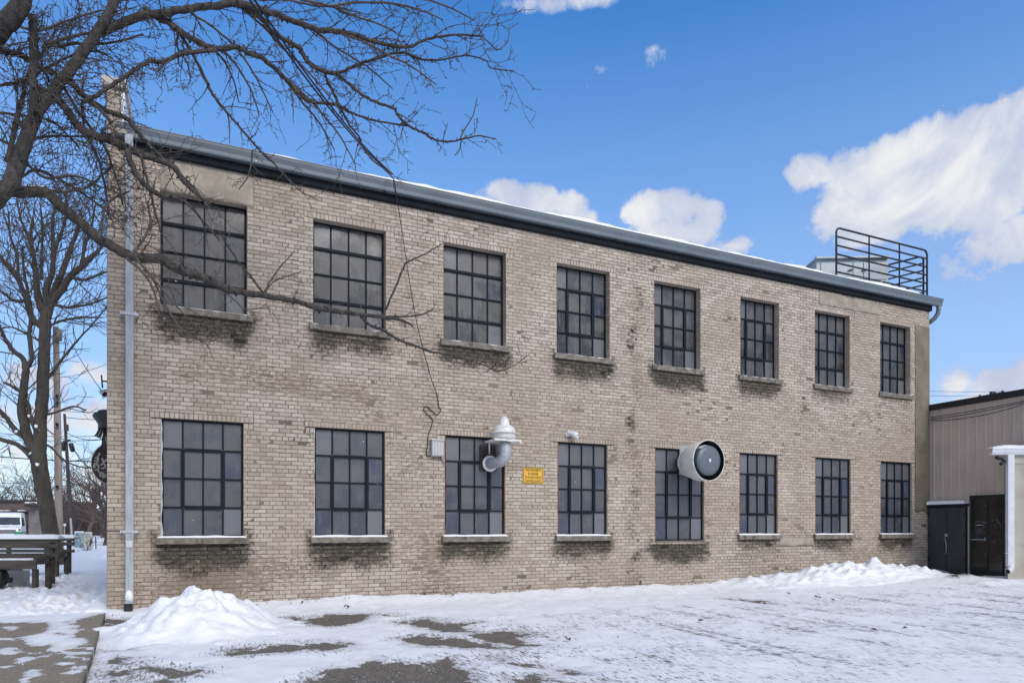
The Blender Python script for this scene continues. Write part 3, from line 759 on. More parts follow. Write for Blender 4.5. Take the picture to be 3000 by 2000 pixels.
# parapet pier on the left end
pw = fx(286)-X0
def wear_obj(o, tone=.55):
    me = o.data; at = me.attributes.new('wear', 'FLOAT_COLOR', 'POINT')
    at.data.foreach_set('color', np.array([(min(1, max(0, tone+.3*math.sin(i*12.9898))), max(0, .25*noise.noise(v.co*1.4)), .1, 0) for i, v in enumerate(me.vertices)]).ravel())
b = MB(); rg = random.Random(2)
z = ZTOP; r = 0
while z < 8.70:
    x = X0-(BW/2 if r % 2 else 0)
    while x < X0+pw-.05:
        a, c_ = max(x, X0), min(x+BW, X0+pw-.055); x += BW
        if c_-a > .03: b.box(a+.005, c_-.005, D+rg.gauss(0, .002), D+.05, z+.005, min(z+CRS, 8.70)-.005)
    z += CRS; r += 1
o = b.build('parapet', M['brick'], bldg); wear_obj(o)
b = MB(); b.box(X0+.003, X0+pw-.058, D+.009, 27, ZTOP, 8.70); o2 = b.build('parapet_core', M['mortar'], bldg); wear_obj(o2, .5)
b = MB(); b.box(X0+pw-.054, X0+pw, D+.004, 27, 8.03, 8.70); b.build('parapet_flashing', M['downwhite'], bldg)
b = MB(); b.prism([(D-.06, 8.69), (D-.06, 8.80), (D+.02, 8.88), (27, 8.88), (27, 8.69)], X0-.07, X0+pw+.035); b.build('parapet_cap', M['trim'], bldg)
b = MB(); b.box(X0+.11, X0+.30, D-.20, D-.002, 7.86, 8.04); b.build('eave_block', M['patch'], bldg, bevel=.008)
# corrugated downspout
xa, xb = fx(288)+.01, fx(308)+.0; cy = D-.075
def spout_ring(z, sc=1.0, dy=0.0):
    pts = []; w = (xb-xa)/2*sc; cxm = (xa+xb)/2; nflute = 7
    for k in range(29):
        t = k/28; x = cxm-w+2*w*t; pts.append((x, cy-.055*sc+dy+.011*(.5+.5*math.cos(t*nflute*2*math.pi)) , z))
    for k in range(29):
        t = 1-k/28; pts.append((cxm-w+2*w*t, cy+.050*sc+dy, z))
    return pts
b = MB(); zs_ = [7.85, 7.62, 7.52, 5.0, 4.985, 4.97, 1.42, 1.40, 1.38, .33]
rings = []
for z, dy, s_ in ((7.86,-.10,1),(7.66,-.10,1),(7.46,0,1),(4.97,0,1),(4.95,0,1.05),(4.90,0,1.05),(4.88,0,1),(1.36,0,1),(1.34,0,1.05),(1.28,0,1.05),(1.26,0,1),(.36,0,1),(.22,-.04,1.02),(.13,-.16,1.04),(.10,-.20,1.04)):
    base = len(b.v); b.v += spout_ring(z, s_, dy); rings.append(base)
for a, c_ in zip(rings[:-1], rings[1:]):
    for k in range(58): b.face((a+k, a+(k+1) % 58, c_+(k+1) % 58, c_+k), 0, k not in (27, 28, 56, 57))
ds = b.build('downspout', M['galv'], bldg)
b = MB(); b.box(xa-.004, xb+.004, cy-.26, cy-.20, .075, .185); b.build('outlet', M['black'], ds)
b = MB(); b.lathe([(0,.20),(.03,.19),(.055,.14),(.062,.07),(.05,.0),(.0,-.02)], ((xa+xb)/2, cy-.085, .20), (0,-.25,1), 16); b.build('outlet_snow', M['snow'], ds)
for z in (4.95, 1.355):
    b = MB(); b.box(xa-.075, xb+.075, cy-.066, cy-.058, z-.022, z+.022); b.box(xa-.075, xa-.045, cy-.058, D-.002, z-.02, z+.02); b.box(xb+.045, xb+.075, cy-.058, D-.002, z-.02, z+.02); b.build('strap', M['galv'], ds)
b = MB(); b.box((xa+xb)/2-.048, (xa+xb)/2+.048, cy-.064, cy-.0585, 1.095, 1.21); b.build('sticker', M['paper'], ds)
b = MB(); b.box(X0+.0, xa-.08, D-.006, D+.004, 1.362, 1.374); b.build('wire_tie', M['plywood'], ds)
# ================================================================ things on the facade
def arc(c, r, a0, a1, n, f): return [f(c, r, a0+(a1-a0)*k/n) for k in range(n+1)]
# mushroom exhaust fan with elbow duct, third ground-floor window
pt = PY(1477, 1270, 12.56); hx, hy = pt.x, pt.y; z0 = PY(1477, 1293, 12.56).z
fan = empty('exhaust_fan', (hx, hy, z0), 'pale domed exhaust blower above a bent metal duct at the third ground floor window', 'exhaust fan')
b = MB(); b.lathe([(.0,.475),(.055,.474),(.082,.462),(.090,.43),(.100,.36),(.118,.325),(.165,.305),(.205,.27),(.218,.22),(.222,.185),(.262,.172),(.272,.163),(.266,.155),(.235,.150),(.228,.10),(.226,.03),(.0,.03)], (hx, hy, z0), (0,0,1), 40); b.build('hood', M['fanwhite'], fan)
b = MB(); b.lathe([(0,.498),(.04,.494),(.068,.482),(.072,.472),(.0,.470)], (hx, hy, z0), (0,0,1), 20); b.build('hood_snow', M['snow'], fan)
b = MB(); b.box(hx-.31, hx+.27, hy-.24, hy+.26, z0-.012, z0+.022); b.bar((hx-.05, hy-.25, z0-.005), (hx+.33, hy-.14, z0-.03), .035, .03); b.bar((hx-.24, hy+.2, z0-.02), (hx-.13, D+.02, z0-.2), .03, .03); b.build('base_plate', M['fanwhite'], fan)
dp = [(hx, hy-.06, z0-.01), (hx, hy-.06, z0-.12), (hx, hy-.06, z0-.21), (hx-.005, hy-.045, z0-.29), (hx-.02, hy+.01, z0-.36), (hx-.05, hy+.10, z0-.40), (hx-.10, hy+.24, z0-.41), (hx-.13, D+.02, z0-.41)]
b = MB(); b.tube(dp, [.112,.112,.112,.116,.118,.116,.112,.112], 24)
for k, (zz, r) in enumerate(((z0-.085,.117),(z0-.205,.117))): b.lathe([(r,-.008),(r+.004,0),(r,.008)], (hx, hy-.06, zz), (0,0,1), 28)
b.build('duct', M['galv'], fan)
b = MB(); b.lathe([(.112,-.03),(.165,-.03),(.168,-.018),(.165,0),(.10,0)], (hx-.13, D+.0, z0-.41), (0,1,0), 28); b.build('collar', M['fanwhite'], fan)
b = MB(); b.box(hx-.33, hx+.03, D+.028, D+.045, z0-.56, z0-.03); b.build('plywood_panel', M['plywood'], fan)
# round wall fan, fifth ground-floor window
fc = PY(1632*K, 1056*K, 12.2); bcx = fc.x-.16; fz = fc.z
wf = empty('wall_fan', (bcx, D, fz), 'large round white bell housing with grey motor cap over the fifth ground floor window', 'wall fan')
ax = Vector((.03, -1, -.01)).normalized(); o0 = Vector((bcx+.125, D-.02, fz))
b = MB(); b.lathe([(.27,-.03),(.30,.02),(.325,.05),(.335,.08),(.325,.10),(.335,.14),(.385,.22),(.432,.36),(.455,.50),(.468,.66),(.468,.735),(.462,.75),(.455,.753),(.449,.745)], o0, ax, 56); b.build('housing', M['fanwhite'], wf)
b = MB(); b.lathe([(.4495,.746),(.446,.70),(.43,.58),(.40,.45),(.36,.38),(.0,.38)], o0, ax, 48); b.build('throat', M['black'], wf)
b = MB(); b.lathe([(.28,.40),(.335,.48),(.352,.60),(.350,.70),(.335,.745),(.25,.765),(.10,.772),(.0,.774)], o0, ax, 48); cap = b.build('motor_cap', M['fangrey'], wf)
q = o0+ax*.777; sx = Vector((0,0,1)).cross(ax).normalized(); b = MB(); b.obox(q, (sx, ax, Vector((0,0,1))), (.032,.003,.038)); b.build('nameplate', M['paper'], cap)
b = MB()
for k in range(9):
    a = math.radians(50+k*10); u = Vector((0,0,1))*math.sin(a)+sx*math.cos(a)
    b.v += [tuple(o0+ax*.50+u*.352), tuple(o0+ax*.62+u*.364), tuple(o0+ax*.735+u*.346)]
for k in range(8):
    for r in (0, 1): b.face((k*3+r, k*3+r+1, k*3+r+4, k*3+r+3), 0, True)
b.build('cap_snow', M['snow'], cap)
b = MB(); xa_ = fx(1561); b.box(xa_, xa_+.66, D-.012, D+.03, PY(1561*K, 1090*K, D).z, PY(1561*K, 1021*K, D).z); b.build('mounting_plate', M['boxgrey'], wf, bevel=.006)
# louvred control box and cable loop
c0, c1 = PY(1264, 1335, D-.09), PY(1299, 1290, D-.09)
bx = empty('control_box', (c0.x, D, c0.z), 'small grey louvred electrical box beside the third ground floor window', 'electrical box')
b = MB(); b.box(c0.x, c1.x, D-.12, D-.004, c0.z, c1.z); bb = b.build('casing', M['boxgrey'], bx, bevel=.006)
b = MB()
for k in range(7): x = c0.x+.03+k*(c1.x-c0.x-.06)/6; b.box(x-.006, x+.006, D-.131, D-.121, c0.z+.03, c1.z-.05)
b.build('louvre', M['white'], bx)
b = MB(); b.box(c0.x-.01, c1.x+.01, D-.135, D-.004, c1.z, c1.z+.012); b.build('lid', M['white'], bx)
def q3(pts, Y): return [PY(x, y, Y) for x, y in pts]
def smooth(pts, n=6):
    pts = [Vector(p) for p in pts]; out = []
    for i in range(len(pts)-1):
        p0, p1, p2, p3 = pts[max(i-1,0)], pts[i], pts[i+1], pts[min(i+2,len(pts)-1)]
        for k in range(n):
            t = k/n; out.append(.5*((2*p1)+(p2-p0)*t+(2*p0-5*p1+4*p2-p3)*t*t+(3*p1-p0-3*p2+p3)*t**3))
    out.append(pts[-1]); return out
b = MB()
tail = [(1199+x/3.136, 1150+y/3.136) for x, y in [(250,0),(262,60),(272,128),(290,160),(255,200),(205,165),(160,125),(132,150),(165,195),(210,240),(205,310),(175,390),(168,480),(157,545),(172,585),(205,565)]]
pts = q3([(1154, 523)], 12.74)+q3([(1172, 640), (1196, 800), (1222, 950), (1255, 1080), (1270, 1130)], 12.90)+q3(tail, D-.02)
b.tube(smooth(pts, 5), .0085, 6); b.tube(smooth(q3([(1289,1332),(1292,1345),(1302,1355)], D-.03), 4), .010, 5)
cb_ = b.build('drop_cable', M['black']); tag(cb_, 'thin black cable hanging from the gutter to the louvred grey box', 'cable')
# service drop from overhead to the gutter
b = MB()
top = P(690, -60, 6.5); mid = PY(1148, 512, 12.74)
for k in range(2):
    o_ = Vector((.035*k, .0, .03*k)); pts = []
    for i in range(25):
        t = i/24; p = top.lerp(mid, t)+o_*(1-t*.5); p.z -= .32*4*t*(1-t)*.5; pts.append(p)
    b.tube(pts, .012, 6)
start = top
b.tube([start+Vector((-.05, -.1, .02)), start+Vector((-3.5, -7, 3.4))], .012, 6)
sv = b.build('service_cable', M['black']); tag(sv, 'twin black overhead cable running through the branches down to the gutter', 'cable')
# surveillance sign
s0, s1 = PY(1480+695/13.07, 1330+1130/13.07, D-.01), PY(1480+1445/13.07, 1330+560/13.07, D-.01)
sw, sh = s1.x-s0.x, s1.z-s0.z; sxc, szc = (s0.x+s1.x)/2, (s0.z+s1.z)/2+.012
sg = empty('warning_sign', (sxc, D, szc), 'small yellow surveillance notice with black lettering between two ground floor windows', 'sign')
def rrect(w, h, r, n=5):
    out = []
    for cx_, cz_, a0 in ((w/2-r, h/2-r, 0), (-w/2+r, h/2-r, 90), (-w/2+r, -h/2+r, 180), (w/2-r, -h/2+r, 270)):
        for k in range(n+1): a = math.radians(a0+90*k/n); out.append((cx_+r*math.cos(a), cz_+r*math.sin(a)))
    return out
def plate(b, o, w, h, r, y0, y1):
    pr = rrect(w, h, r); n = len(pr); base = len(b.v)
    for y in (y0, y1): b.v += [(o[0]+x, y, o[1]+z) for x, z in pr]
    b.face([base+k for k in range(n)][::-1]); b.face([base+n+k for k in range(n)])
    for k in range(n): b.face((base+k, base+(k+1) % n, base+n+(k+1) % n, base+n+k))
b = MB(); plate(b, (sxc, szc), sw+.012, sh+.012, .02, D-.012, D-.004); b.build('plate', M['yellow'], sg, fix=True)
b = MB(); pr, pi = rrect(sw-.004, sh-.004, .018), rrect(sw-.022, sh-.022, .012); n = len(pr)
b.v = [(sxc+x, D-.0135, szc+z) for x, z in pr]+[(sxc+x, D-.0135, szc+z) for x, z in pi]
for k in range(n): b.face((k, (k+1) % n, n+(k+1) % n, n+k))
b.build('border', M['letter'], sg)
def text_mesh(name, body, size, loc, rot, mat, parent, xs=1.0, bold=.0, depth=.001, align='CENTER', sub=False):
    cu = bpy.data.curves.new(name, 'FONT'); cu.body = body; cu.size = size; cu.align_x = align; cu.align_y = 'CENTER'; cu.offset = bold; cu.extrude = depth; cu.resolution_u = 3
    t = bpy.data.objects.new(name, cu); COL.objects.link(t); bpy.context.view_layer.update()
    me = bpy.data.meshes.new_from_object(t.evaluated_get(bpy.context.evaluated_depsgraph_get())); bpy.data.objects.remove(t); me.name = name
    me.transform(Matrix.Translation(loc) @ rot @ Matrix.Diagonal((xs,1,1,1))); me.materials.clear(); me.materials.append(mat)
    o = bpy.data.objects.new(name, me); COL.objects.link(o); o.parent = parent
    if parent.type == 'EMPTY': o.location = -Vector(parent.location)
    return o
RX = Matrix.Rotation(math.radians(90), 4, 'X')
for k, line in enumerate(('THIS PROPERTY', 'IS UNDER', '24 HOUR VIDEO', 'SURVEILLANCE')):
    text_mesh('lettering', line, .076, (sxc, D-.0145, szc+sh*(.345-.232*k)), RX, M['letter'], sg, (.72,.74,.70,.76)[k], .0)
b = MB()
for s_ in (-1, 1): b.lathe([(.007,-.004),(.007,.0),(0,.001)], (sxc+s_*sw*.445, D-.0135, szc-sh*.02), (0,-1,0), 10)
b.build('screw', M['letter'], sg)
# bullet camera
cc = PY(1683, 1269, D-.12); cm = empty('security_camera', (cc.x-.09, D, cc.z), 'white bullet security camera on the brick above the fourth ground floor window', 'security camera')
a0 = Vector((cc.x-.085, D-.05, cc.z+.012)); axc = Vector((.62,-.66,-.34)).normalized()
b = MB(); b.lathe([(0,-.06),(.04,-.055),(.058,-.02),(.060,.05),(.066,.055),(.068,.12),(.068,.205),(.062,.205),(.058,.16),(0,.15)], a0, axc, 28); b.build('body', M['white'], cm)
b = MB(); b.lathe([(.054,.162),(.03,.168),(.0,.170)], a0, axc, 20); b.build('lens', M['black'], cm)
b = MB(); b.lathe([(.06,0),(.06,.025),(.03,.04),(.022,.075),(0,.075)], (cc.x-.11, D-.001, cc.z-.02), (.2,-1,.1), 20); b.build('mount', M['white'], cm)
b = MB(); b.tube(smooth([(cc.x-.10, D-.03, cc.z-.02), (cc.x-.135, D-.03, cc.z-.05), (cc.x-.12, D-.02, cc.z-.075), (cc.x-.07, D-.03, cc.z-.08), (cc.x+.0, D-.01, cc.z-.07)]), .007, 5); b.build('cable', M['black'], cm)
# rusty anchor spots on the wall
for k, (x, y, r, lab) in enumerate(((1841, 1012, .022, 'lower dark iron anchor bolt on the upper wall between fourth and fifth windows'), (1864, 993, .020, 'dark iron anchor bolt with rust run on the upper wall between fourth and fifth windows'))):
    p = PY(x, y, D-.01); b = MB(); b.lathe([(r,.0),(r,.02),(r*.5,.034),(0,.036)], (p.x, D, p.z), (0,-1,0), 10)
    if k: b.box(p.x-.006, p.x+.006, D-.006, D+.0, p.z-.09, p.z-.018)
    o = b.build('anchor_bolt', M['black']); tag(o, lab, 'bolt', 'anchor bolts on the upper wall')
# ================================================================ roof railing and cabinets
def rail_panel(name, lab, a, b_, ztop, zlow, nr, npost, low_clip=0, thin=None):
    a, b_ = Vector(a), Vector(b_); L = (b_-a).length; d = (b_-a).normalized()
    root = empty(name, (a.x, a.y, a.z), lab, 'railing', 'black tube railings on the roof')
    h = ztop; r = .14; pts = [a+Vector((0,0,-.35)), a+Vector((0,0,h-r))]
    for k in range(1, 7):
        t = math.radians(15*k); pts.append(a+d*(r-r*math.cos(t))+Vector((0,0,h-r+r*math.sin(t))))
    for k in range(0, 7):
        t = math.radians(15*k); pts.append(a+d*(L-r+r*math.sin(t))+Vector((0,0,h-r+r*math.cos(t))))
    pts.append(b_+Vector((0,0,-.35)))
    m = MB(); m.tube(pts, .027, 10); m.build('frame', M['iron'], root)
    for k in range(nr):
        z = zlow+(h-zlow)*k/nr; m = MB(); m.tube([a+d*.02+Vector((0,0,z)), b_-d*.02+Vector((0,0,z))], .024, 8); m.build('rail', M['iron'], root)
    for k in range(npost):
        q = a+d*(L*(k+1)/(npost+1)); m = MB(); m.bar(q+Vector((0,-.03,-.3)), q+Vector((0,-.03,h-.01)), .022, .035); m.build('upright', M['iron'], root)
ra = PY(2450, 700, 13.15); rb = PY(2716, 800, 13.15)
zb_ = 8.10; zt_ = PY(2460, 669, 13.15).z-zb_
rail_panel('roof_railing', 'long front black tube railing on the roof edge', (ra.x, 13.15, zb_), (rb.x, 13.15, zb_), zt_, .24, 5, 2)
dr = Vector((-.445, 1.302, 0)).normalized()
ra2 = Vector((rb.x-.03, 13.24, zb_)); rail_panel('roof_railing', 'side black tube railing running back from the roof corner', ra2, ra2+dr*4.3, zt_-.12, .24, 5, 0)
cr = Vector((CN, -SN, 0)); cf = Vector((SN, CN, 0))
def sheet_box(root, name, p_left, width, depth, z0, z1, mat):
    m = MB(); c = Vector((p_left.x, p_left.y, 0))+cr*(width/2)+cf*(depth/2); c.z = (z0+z1)/2
    m.obox(c, (cr, cf, Vector((0,0,1))), (width/2, depth/2, (z1-z0)/2)); return m.build(name, mat, root, bevel=.012)
T1 = 20.3; pl = P(2391, 760, T1); wd = 212/2000*T1; ztp = pl.z
rt = empty('rooftop_unit', (pl.x, pl.y, 8.1), 'grey sheet metal rooftop unit behind the black railing', 'rooftop unit')
sheet_box(rt, 'casing', pl, wd, 1.1, 8.05, ztp, M['hvac'])
def on_face(px, py, off=.02): return P(px, py, T1-off)
for name, x0, x1 in (('access_door', 2405, 2497), ('access_door', 2500, 2528), ('access_door', 2531, 2597)):
    m = MB(); a = on_face(x0, 768); c = on_face(x1, 818); m.obox((a+c)/2+cf*.012, (cr, cf, Vector((0,0,1))), (abs((c-a).dot(cr))/2, .012, abs(c.z-a.z)/2)); dd = m.build(name, M['hvac'], rt, bevel=.004)
for x in (2493, 2533):
    m = MB(); a = on_face(x-7, 792, .05); c = on_face(x+7, 789, .05); m.bar(a, c, .03, .035); m.build('handle', M['black'], rt)
m = MB(); a = P(2389, 757, T1-.04); c = P(2605, 753.5, T1-.04); m.bar(a+cf*.6, c+cf*.6, 1.35, .05); m.build('top_flange', M['hvac'], rt)
m = MB()
for x, y in ((2391, 754), (2603, 750)): q = P(x, y, T1-.03); m.bar(q+Vector((0,0,-.06)), q+Vector((0,0,.05)), .03, .03)
m.build('lifting_lug', M['hvac'], rt)
T2 = 20.9; pl2 = P(2312, 778, T2); rt2 = empty('rooftop_duct', (pl2.x, pl2.y, 8.1), 'low grey duct box just left of the rooftop unit', 'duct')
sheet_box(rt2, 'casing', pl2, 85/2000*T2, 1.2, 8.05, P(2312, 776, T2).z, M['hvac']); 
m = MB(); a = P(2370, 770, T2+.3); m.v = [tuple(P(2378, 772, T2-.15)), tuple(P(2393, 757, T2-.15)), tuple(P(2393, 790, T2-.15)), tuple(P(2378, 790, T2-.15))]+[tuple(P(2378, 772, T2+.5)), tuple(P(2393, 757, T2+.5)), tuple(P(2393, 790, T2+.5)), tuple(P(2378, 790, T2+.5))]
for f_ in ((0,1,2,3),(4,7,6,5),(0,4,5,1),(0,3,7,4)): m.face(f_)
m.build('transition', M['hvac'], rt2)
# ================================================================ right hand buildings
SX = 19.26
mb = empty('metal_building', (SX, 11.5, 0), 'taupe ribbed metal building at the right with black roof edge', 'building')
ztopA = PX(2726, 1203, SX).z; slope = 0.0
m = MB(); y = 13.6; ys = []
doorL, doorR = PX(2841, 1450, SX).y, PX(2946, 1450, SX).y; doorT = PX(2841, 1451, SX).z
while y > 9.3:
    for dy, dx in ((0,0),(-.012,-.020),(-.030,-.020),(-.042,0),(-.115,0),(-.118,-.004),(-.126,-.004),(-.130,0),(-.2,0)):
        ys.append((y+dy, SX+dx))
    y -= .235
ys += [(9.2, SX)]
def wall_strip(ys, z0, z1):
    base = len(m.v)
    for yy, xx in ys: m.v += [(xx, yy, z0), (xx, yy, z1)]
    for k in range(len(ys)-1): m.face((base+2*k, base+2*k+1, base+2*k+3, base+2*k+2))
wall_strip([q for q in ys if q[0] > doorL]+[(doorL, SX)], -.1, ztopA); wall_strip([(doorL, SX)]+[q for q in ys if doorR < q[0] <= doorL]+[(doorR, SX)], doorT+.02, ztopA); wall_strip([(doorR, SX)]+[q for q in ys if q[0] < doorR], -.1, ztopA)
m.poly([(SX+.02, 9.2, 0), (SX+9, 9.2, 0), (SX+9, 9.2, ztopA), (SX+.02, 9.2, ztopA)]); m.poly([(SX+.02, 13.6, 0), (SX+9, 13.6, 0), (SX+9, 13.6, ztopA), (SX+.02, 13.6, ztopA)])
m.build('wall', M['siding'], mb)
m = MB(); m.box(SX-.07, SX+9.1, 9.1, 13.7, ztopA, ztopA+.17); m.build('roof_edge', M['iron'], mb, bevel=.01)
m = MB(); m.box(SX-.03, SX+.05, doorL, doorL+.10, -.05, doorT+.0); m.box(SX-.03, SX+.05, doorR-.035, doorR, -.05, doorT); m.build('door_frame', M['trim'], mb)
m = MB()
for k in range(4):
    yk = doorL-.005-k*.235; m.box(SX-.055, SX-.022, max(doorR, yk-.215), yk, doorT+.0, doorT+.03)
m.build('drip_cap', M['trim'], mb)
dm = (doorL+doorR)/2-.02
dz0 = .26
m = MB(); m.box(SX+.035, SX+.06, doorR, doorL, -.05, doorT-.0); m.build('door_reveal', M['black'], mb)
dr_ = MB(); dr_.box(SX+.0, SX+.03, dm, doorL-.02, dz0, doorT-.02); door = dr_.build('door', M['blackglass'], mb)
dr_ = MB(); dr_.box(SX-.03, SX+.0, doorR+.02, dm+.01, .17, doorT-.02); dpan = dr_.build('side_panel', M['blackglass'], mb)
def on_door(x0, y0, x1, y1, t=.004, X=SX-.002):
    ox, oy, sc = 2840, 1430, 6.275
    a = PX(ox+x0/sc, oy+y0/sc, X); c = PX(ox+x1/sc, oy+y1/sc, X)
    return (X-t, X, min(a.y, c.y), max(a.y, c.y), min(a.z, c.z), max(a.z, c.z))
def frame_rails(par, y0, y1, z0, z1, X):
    m = MB(); t = .045
    for q in ((y0, y0+t, z0, z1), (y1-t, y1, z0, z1), (y0+t, y1-t, z0, z0+t*2.2), (y0+t, y1-t, z1-t*1.4, z1), (y0+t, y1-t, z0+.93, z0+.99)): m.box(X-.012, X-.001, *q)
    m.build('door_rail', M['iron'], par)
frame_rails(door, dm, doorL-.02, dz0, doorT-.02, SX); frame_rails(dpan, doorR+.02, dm+.01, .17, doorT-.02, SX-.03)
m = MB(); m.box(*on_door(40, 935, 318, 946, .03)); m.build('push_bar', M['white'], door)
m = MB()
for q in ((112,605,117,740),(252,605,258,740),(112,605,258,612),(112,735,258,741)): m.box(*on_door(*q))
m.build('notice_frame', M['decal'], door)
m = MB(); m.box(*on_door(108, 748, 258, 930)); m.build('notice', M['doorgrey'], door)
m = MB(); m.box(*on_door(276, 898, 312, 926)); m.build('blue_sticker', M['graffiti'], door)
m = MB()
for x0, x1 in ((128,148),(151,160),(163,182),(185,200),(212,220),(226,242)): m.box(*on_door(x0, 668, x1, 680))
m.build('notice_lettering', M['paper'], door)
m = MB(); rl = random.Random(8)
for k in range(46):
    px_, py_ = rl.uniform(260, 630), rl.uniform(200, 1250) if k > 22 else rl.gauss(640, 60)
    if px_ > 300 and px_ < 425: continue
    X = SX-.034 if px_ > 340 else SX-.004
    a = PX(2840+px_/6.275, 1430+py_/6.275, X); L_, w_ = rl.uniform(.015, .05), rl.uniform(.006, .014); an = rl.uniform(0, 3.1)
    dv = Vector((0, math.cos(an), math.sin(an))); pv = Vector((0, -math.sin(an), math.cos(an)))
    m.poly([a-dv*L_, a+pv*w_, a+dv*L_, a-pv*w_])
m.build('leaf_decal', M['decal'], dpan)
# charcoal lean-to locker
lx0, lx1 = SX-.12, SX-.025; yA, yB = 12.985, PX(2830, 1600, SX-.12).y
lt_ = PX(2726, 1478, lx0).z
lk = empty('storage_locker', (SX, 12.5, .2), 'charcoal double door locker with snow on its lid in the corner', 'locker')
m = MB(); m.box(lx0+.02, lx1, yB+.01, yA, .0, lt_-.06); m.build('carcass', M['black'], lk)
ym = (yA+yB)/2
for s_, (p_, q_) in enumerate(((ym+.006, yA-.02), (yB+.015, ym-.006))):
    m = MB(); m.box(lx0-.012, lx0+.018, p_, q_, .12, lt_-.09)
    o = m.build('door', M['doorgrey'], lk, bevel=.006)
    m = MB()
    for zz in (.5, 1.2, lt_-.35): m.box(lx0-.022, lx0-.013, (q_-.045 if s_ == 0 else p_+.0), (q_ if s_ == 0 else p_+.045), zz, zz+.10)
    m.build('hinge', M['black'], o)
    m = MB(); w0 = q_-p_
    for zz in (lt_-.14, 1.35, .20): m.box(lx0-.018, lx0-.0125, p_+.03, q_-.03, zz-.02, zz+.02)
    m.build('door_batten', M['doorgrey'], o)
m = MB(); m.box(lx0-.06, lx1, yB-.03, yA, lt_-.06, lt_); m.build('lid', M['black'], lk)
m = MB(); m.lathe([(0,-.012),(.04,-.012),(.05,0),(.04,.012),(0,.012)], (lx0-.02, ym, 1.22), (1,0,0), 14); m.tube([(lx0-.03, ym+.05, 1.16), (lx0-.035, ym, 1.08), (lx0-.03, ym-.02, .9), (lx0-.03, ym-.005, .7)], .012, 6); m.build('chain', M['boxgrey'], lk)
m = MB(); n = 14
for k in range(n+1):
    yy = yA-(yA-yB+.0)*k/n; h_ = .085*(1+.25*noise.noise(Vector((yy*4, 1, 1))))*min(1, .55+(n-k)/4)
    m.v += [(lx0-.055, yy, lt_+.002), (lx0-.06, yy, lt_+h_*.6), (lx0-.02, yy, lt_+h_), (lx1, yy, lt_+h_+.03), (lx1, yy, lt_)]
for k in range(n):
    for r in range(4): m.face((k*5+r, k*5+r+1, k*5+r+6, k*5+r+5), 0, True)
m.face((0,1,2,3,4)); m.face([n*5+r for r in range(5)][::-1]); m.build('lid_snow', M['snow'], lk)
# cream lean-to at the far right
TA = 17.3; A = P(2953, 1500, TA); A.z = 0; Bp = A+cr*2.6
zroof = P(2960, 1330, TA).z
cl = empty('stucco_annex', (A.x, A.y, 0), 'small cream stucco annex with snowy white eave at the right edge', 'building')
m = MB(); Cq = Bp+Vector((1.5, 3, 0)); Dq = Vector((SX-.01, A.y+.28, 0))
for a_, b__ in ((A, Bp), (Bp, Cq), (Dq, A)): m.poly([a_+Vector((0,0,-.1)), b__+Vector((0,0,-.1)), b__+Vector((0,0,zroof)), a_+Vector((0,0,zroof))])
m.build('wall', M['cream'], cl)
m = MB(); e0 = A-cr*.02-cf*.012; m.bar(e0+Vector((0,0,zroof-.12)), e0+cr*2.6+Vector((0,0,zroof-.12)), .02, .24); m.build('frieze', M['cream'], cl)
g0 = P(2908, 1322, TA-.15); g0z0, g0z1 = P(2908, 1331, TA-.15).z, P(2908, 1312, TA-.15).z
m = MB(); a_ = Vector((g0.x, g0.y, 0)); c_ = a_+cr*3
sec = [(0, g0z0+.02), (.0, g0z0), (-.09, g0z0+.0), (-.115, g0z0+.06), (-.13, g0z1), (-.115, g0z1), (-.10, g0z0+.05), (0, g0z0+.05)]
base = len(m.v)
for p in (a_, c_):
    for d_, z in sec: m.v.append(tuple(Vector((p.x, p.y, z))+cf*(d_+.12)))
for k in range(8): m.face((k, 8+k, 8+(k+1) % 8, (k+1) % 8))
m.face(range(8)); m.build('gutter', M['downwhite'], cl, fix=True)
m = MB(); n = 40
for k in range(n+1):
    t = k/n; p = a_+cr*(3*t); e = noise.noise(Vector((t*9, 4, 4))); h_ = (.09+.025*e)*min(1, .12+t*7)
    for d_, z in ((-.135, g0z1-.015), (-.15, g0z1+.02), (-.11, g0z1+h_*.55), (.0, g0z1+h_), (.06, g0z1+h_+.01), (.10, g0z1+h_-.02)): m.v.append(tuple(Vector((p.x, p.y, z))+cf*(d_+.12)))
for k in range(n):
    for r in range(5): m.face((k*6+r, k*6+r+1, k*6+r+7, k*6+r+6), 0, True)
m.build('roof_snow', M['snow'], cl)
m = MB(); d0 = P(2950, 1335, TA-.1); w_ = 19/2000*17.2; x0 = Vector((d0.x, d0.y, 0))
zb0 = P(2950, 1672, TA-.1).z
m.obox(x0+cr*(w_/2)+Vector((0,0,(g0z0+zb0+.12)/2)), (cr, cf, Vector((0,0,1))), (w_/2, .045, (g0z0-zb0-.12)/2))
m.tube([x0+cr*w_/2+Vector((0,0,zb0+.16)), x0+cr*w_/2+Vector((0,0,zb0+.08))-cf*.02, x0+cr*(w_/2-.06)-cf*.08+Vector((0,0,zb0+.03)), x0+cr*(w_/2-.15)-cf*.12+Vector((0,0,zb0+.0))], [.075,.08,.075,.07], 10)
m.obox(x0+cr*(w_/2)+Vector((0,0,zb0+.45)), (cr, cf, Vector((0,0,1))), (w_/2+.05, .03, .008))
m.build('downspout', M['downwhite'], cl, bevel=.008)
m = MB(); m.lathe([(.06,0),(.055,-.01),(0,-.012)], x0+cr*(w_/2-.152)-cf*.122+Vector((0,0,zb0-.001)), (cr*.15+cf*.04+Vector((0,0,.03))).normalized(), 12); m.build('spout_mouth', M['black'], cl)
fl_ = P(2932, 1355, TA-.05); fb = empty('floodlight', (fl_.x, fl_.y, fl_.z), 'black twin floodlight hanging under the snowy white eave', 'floodlight')
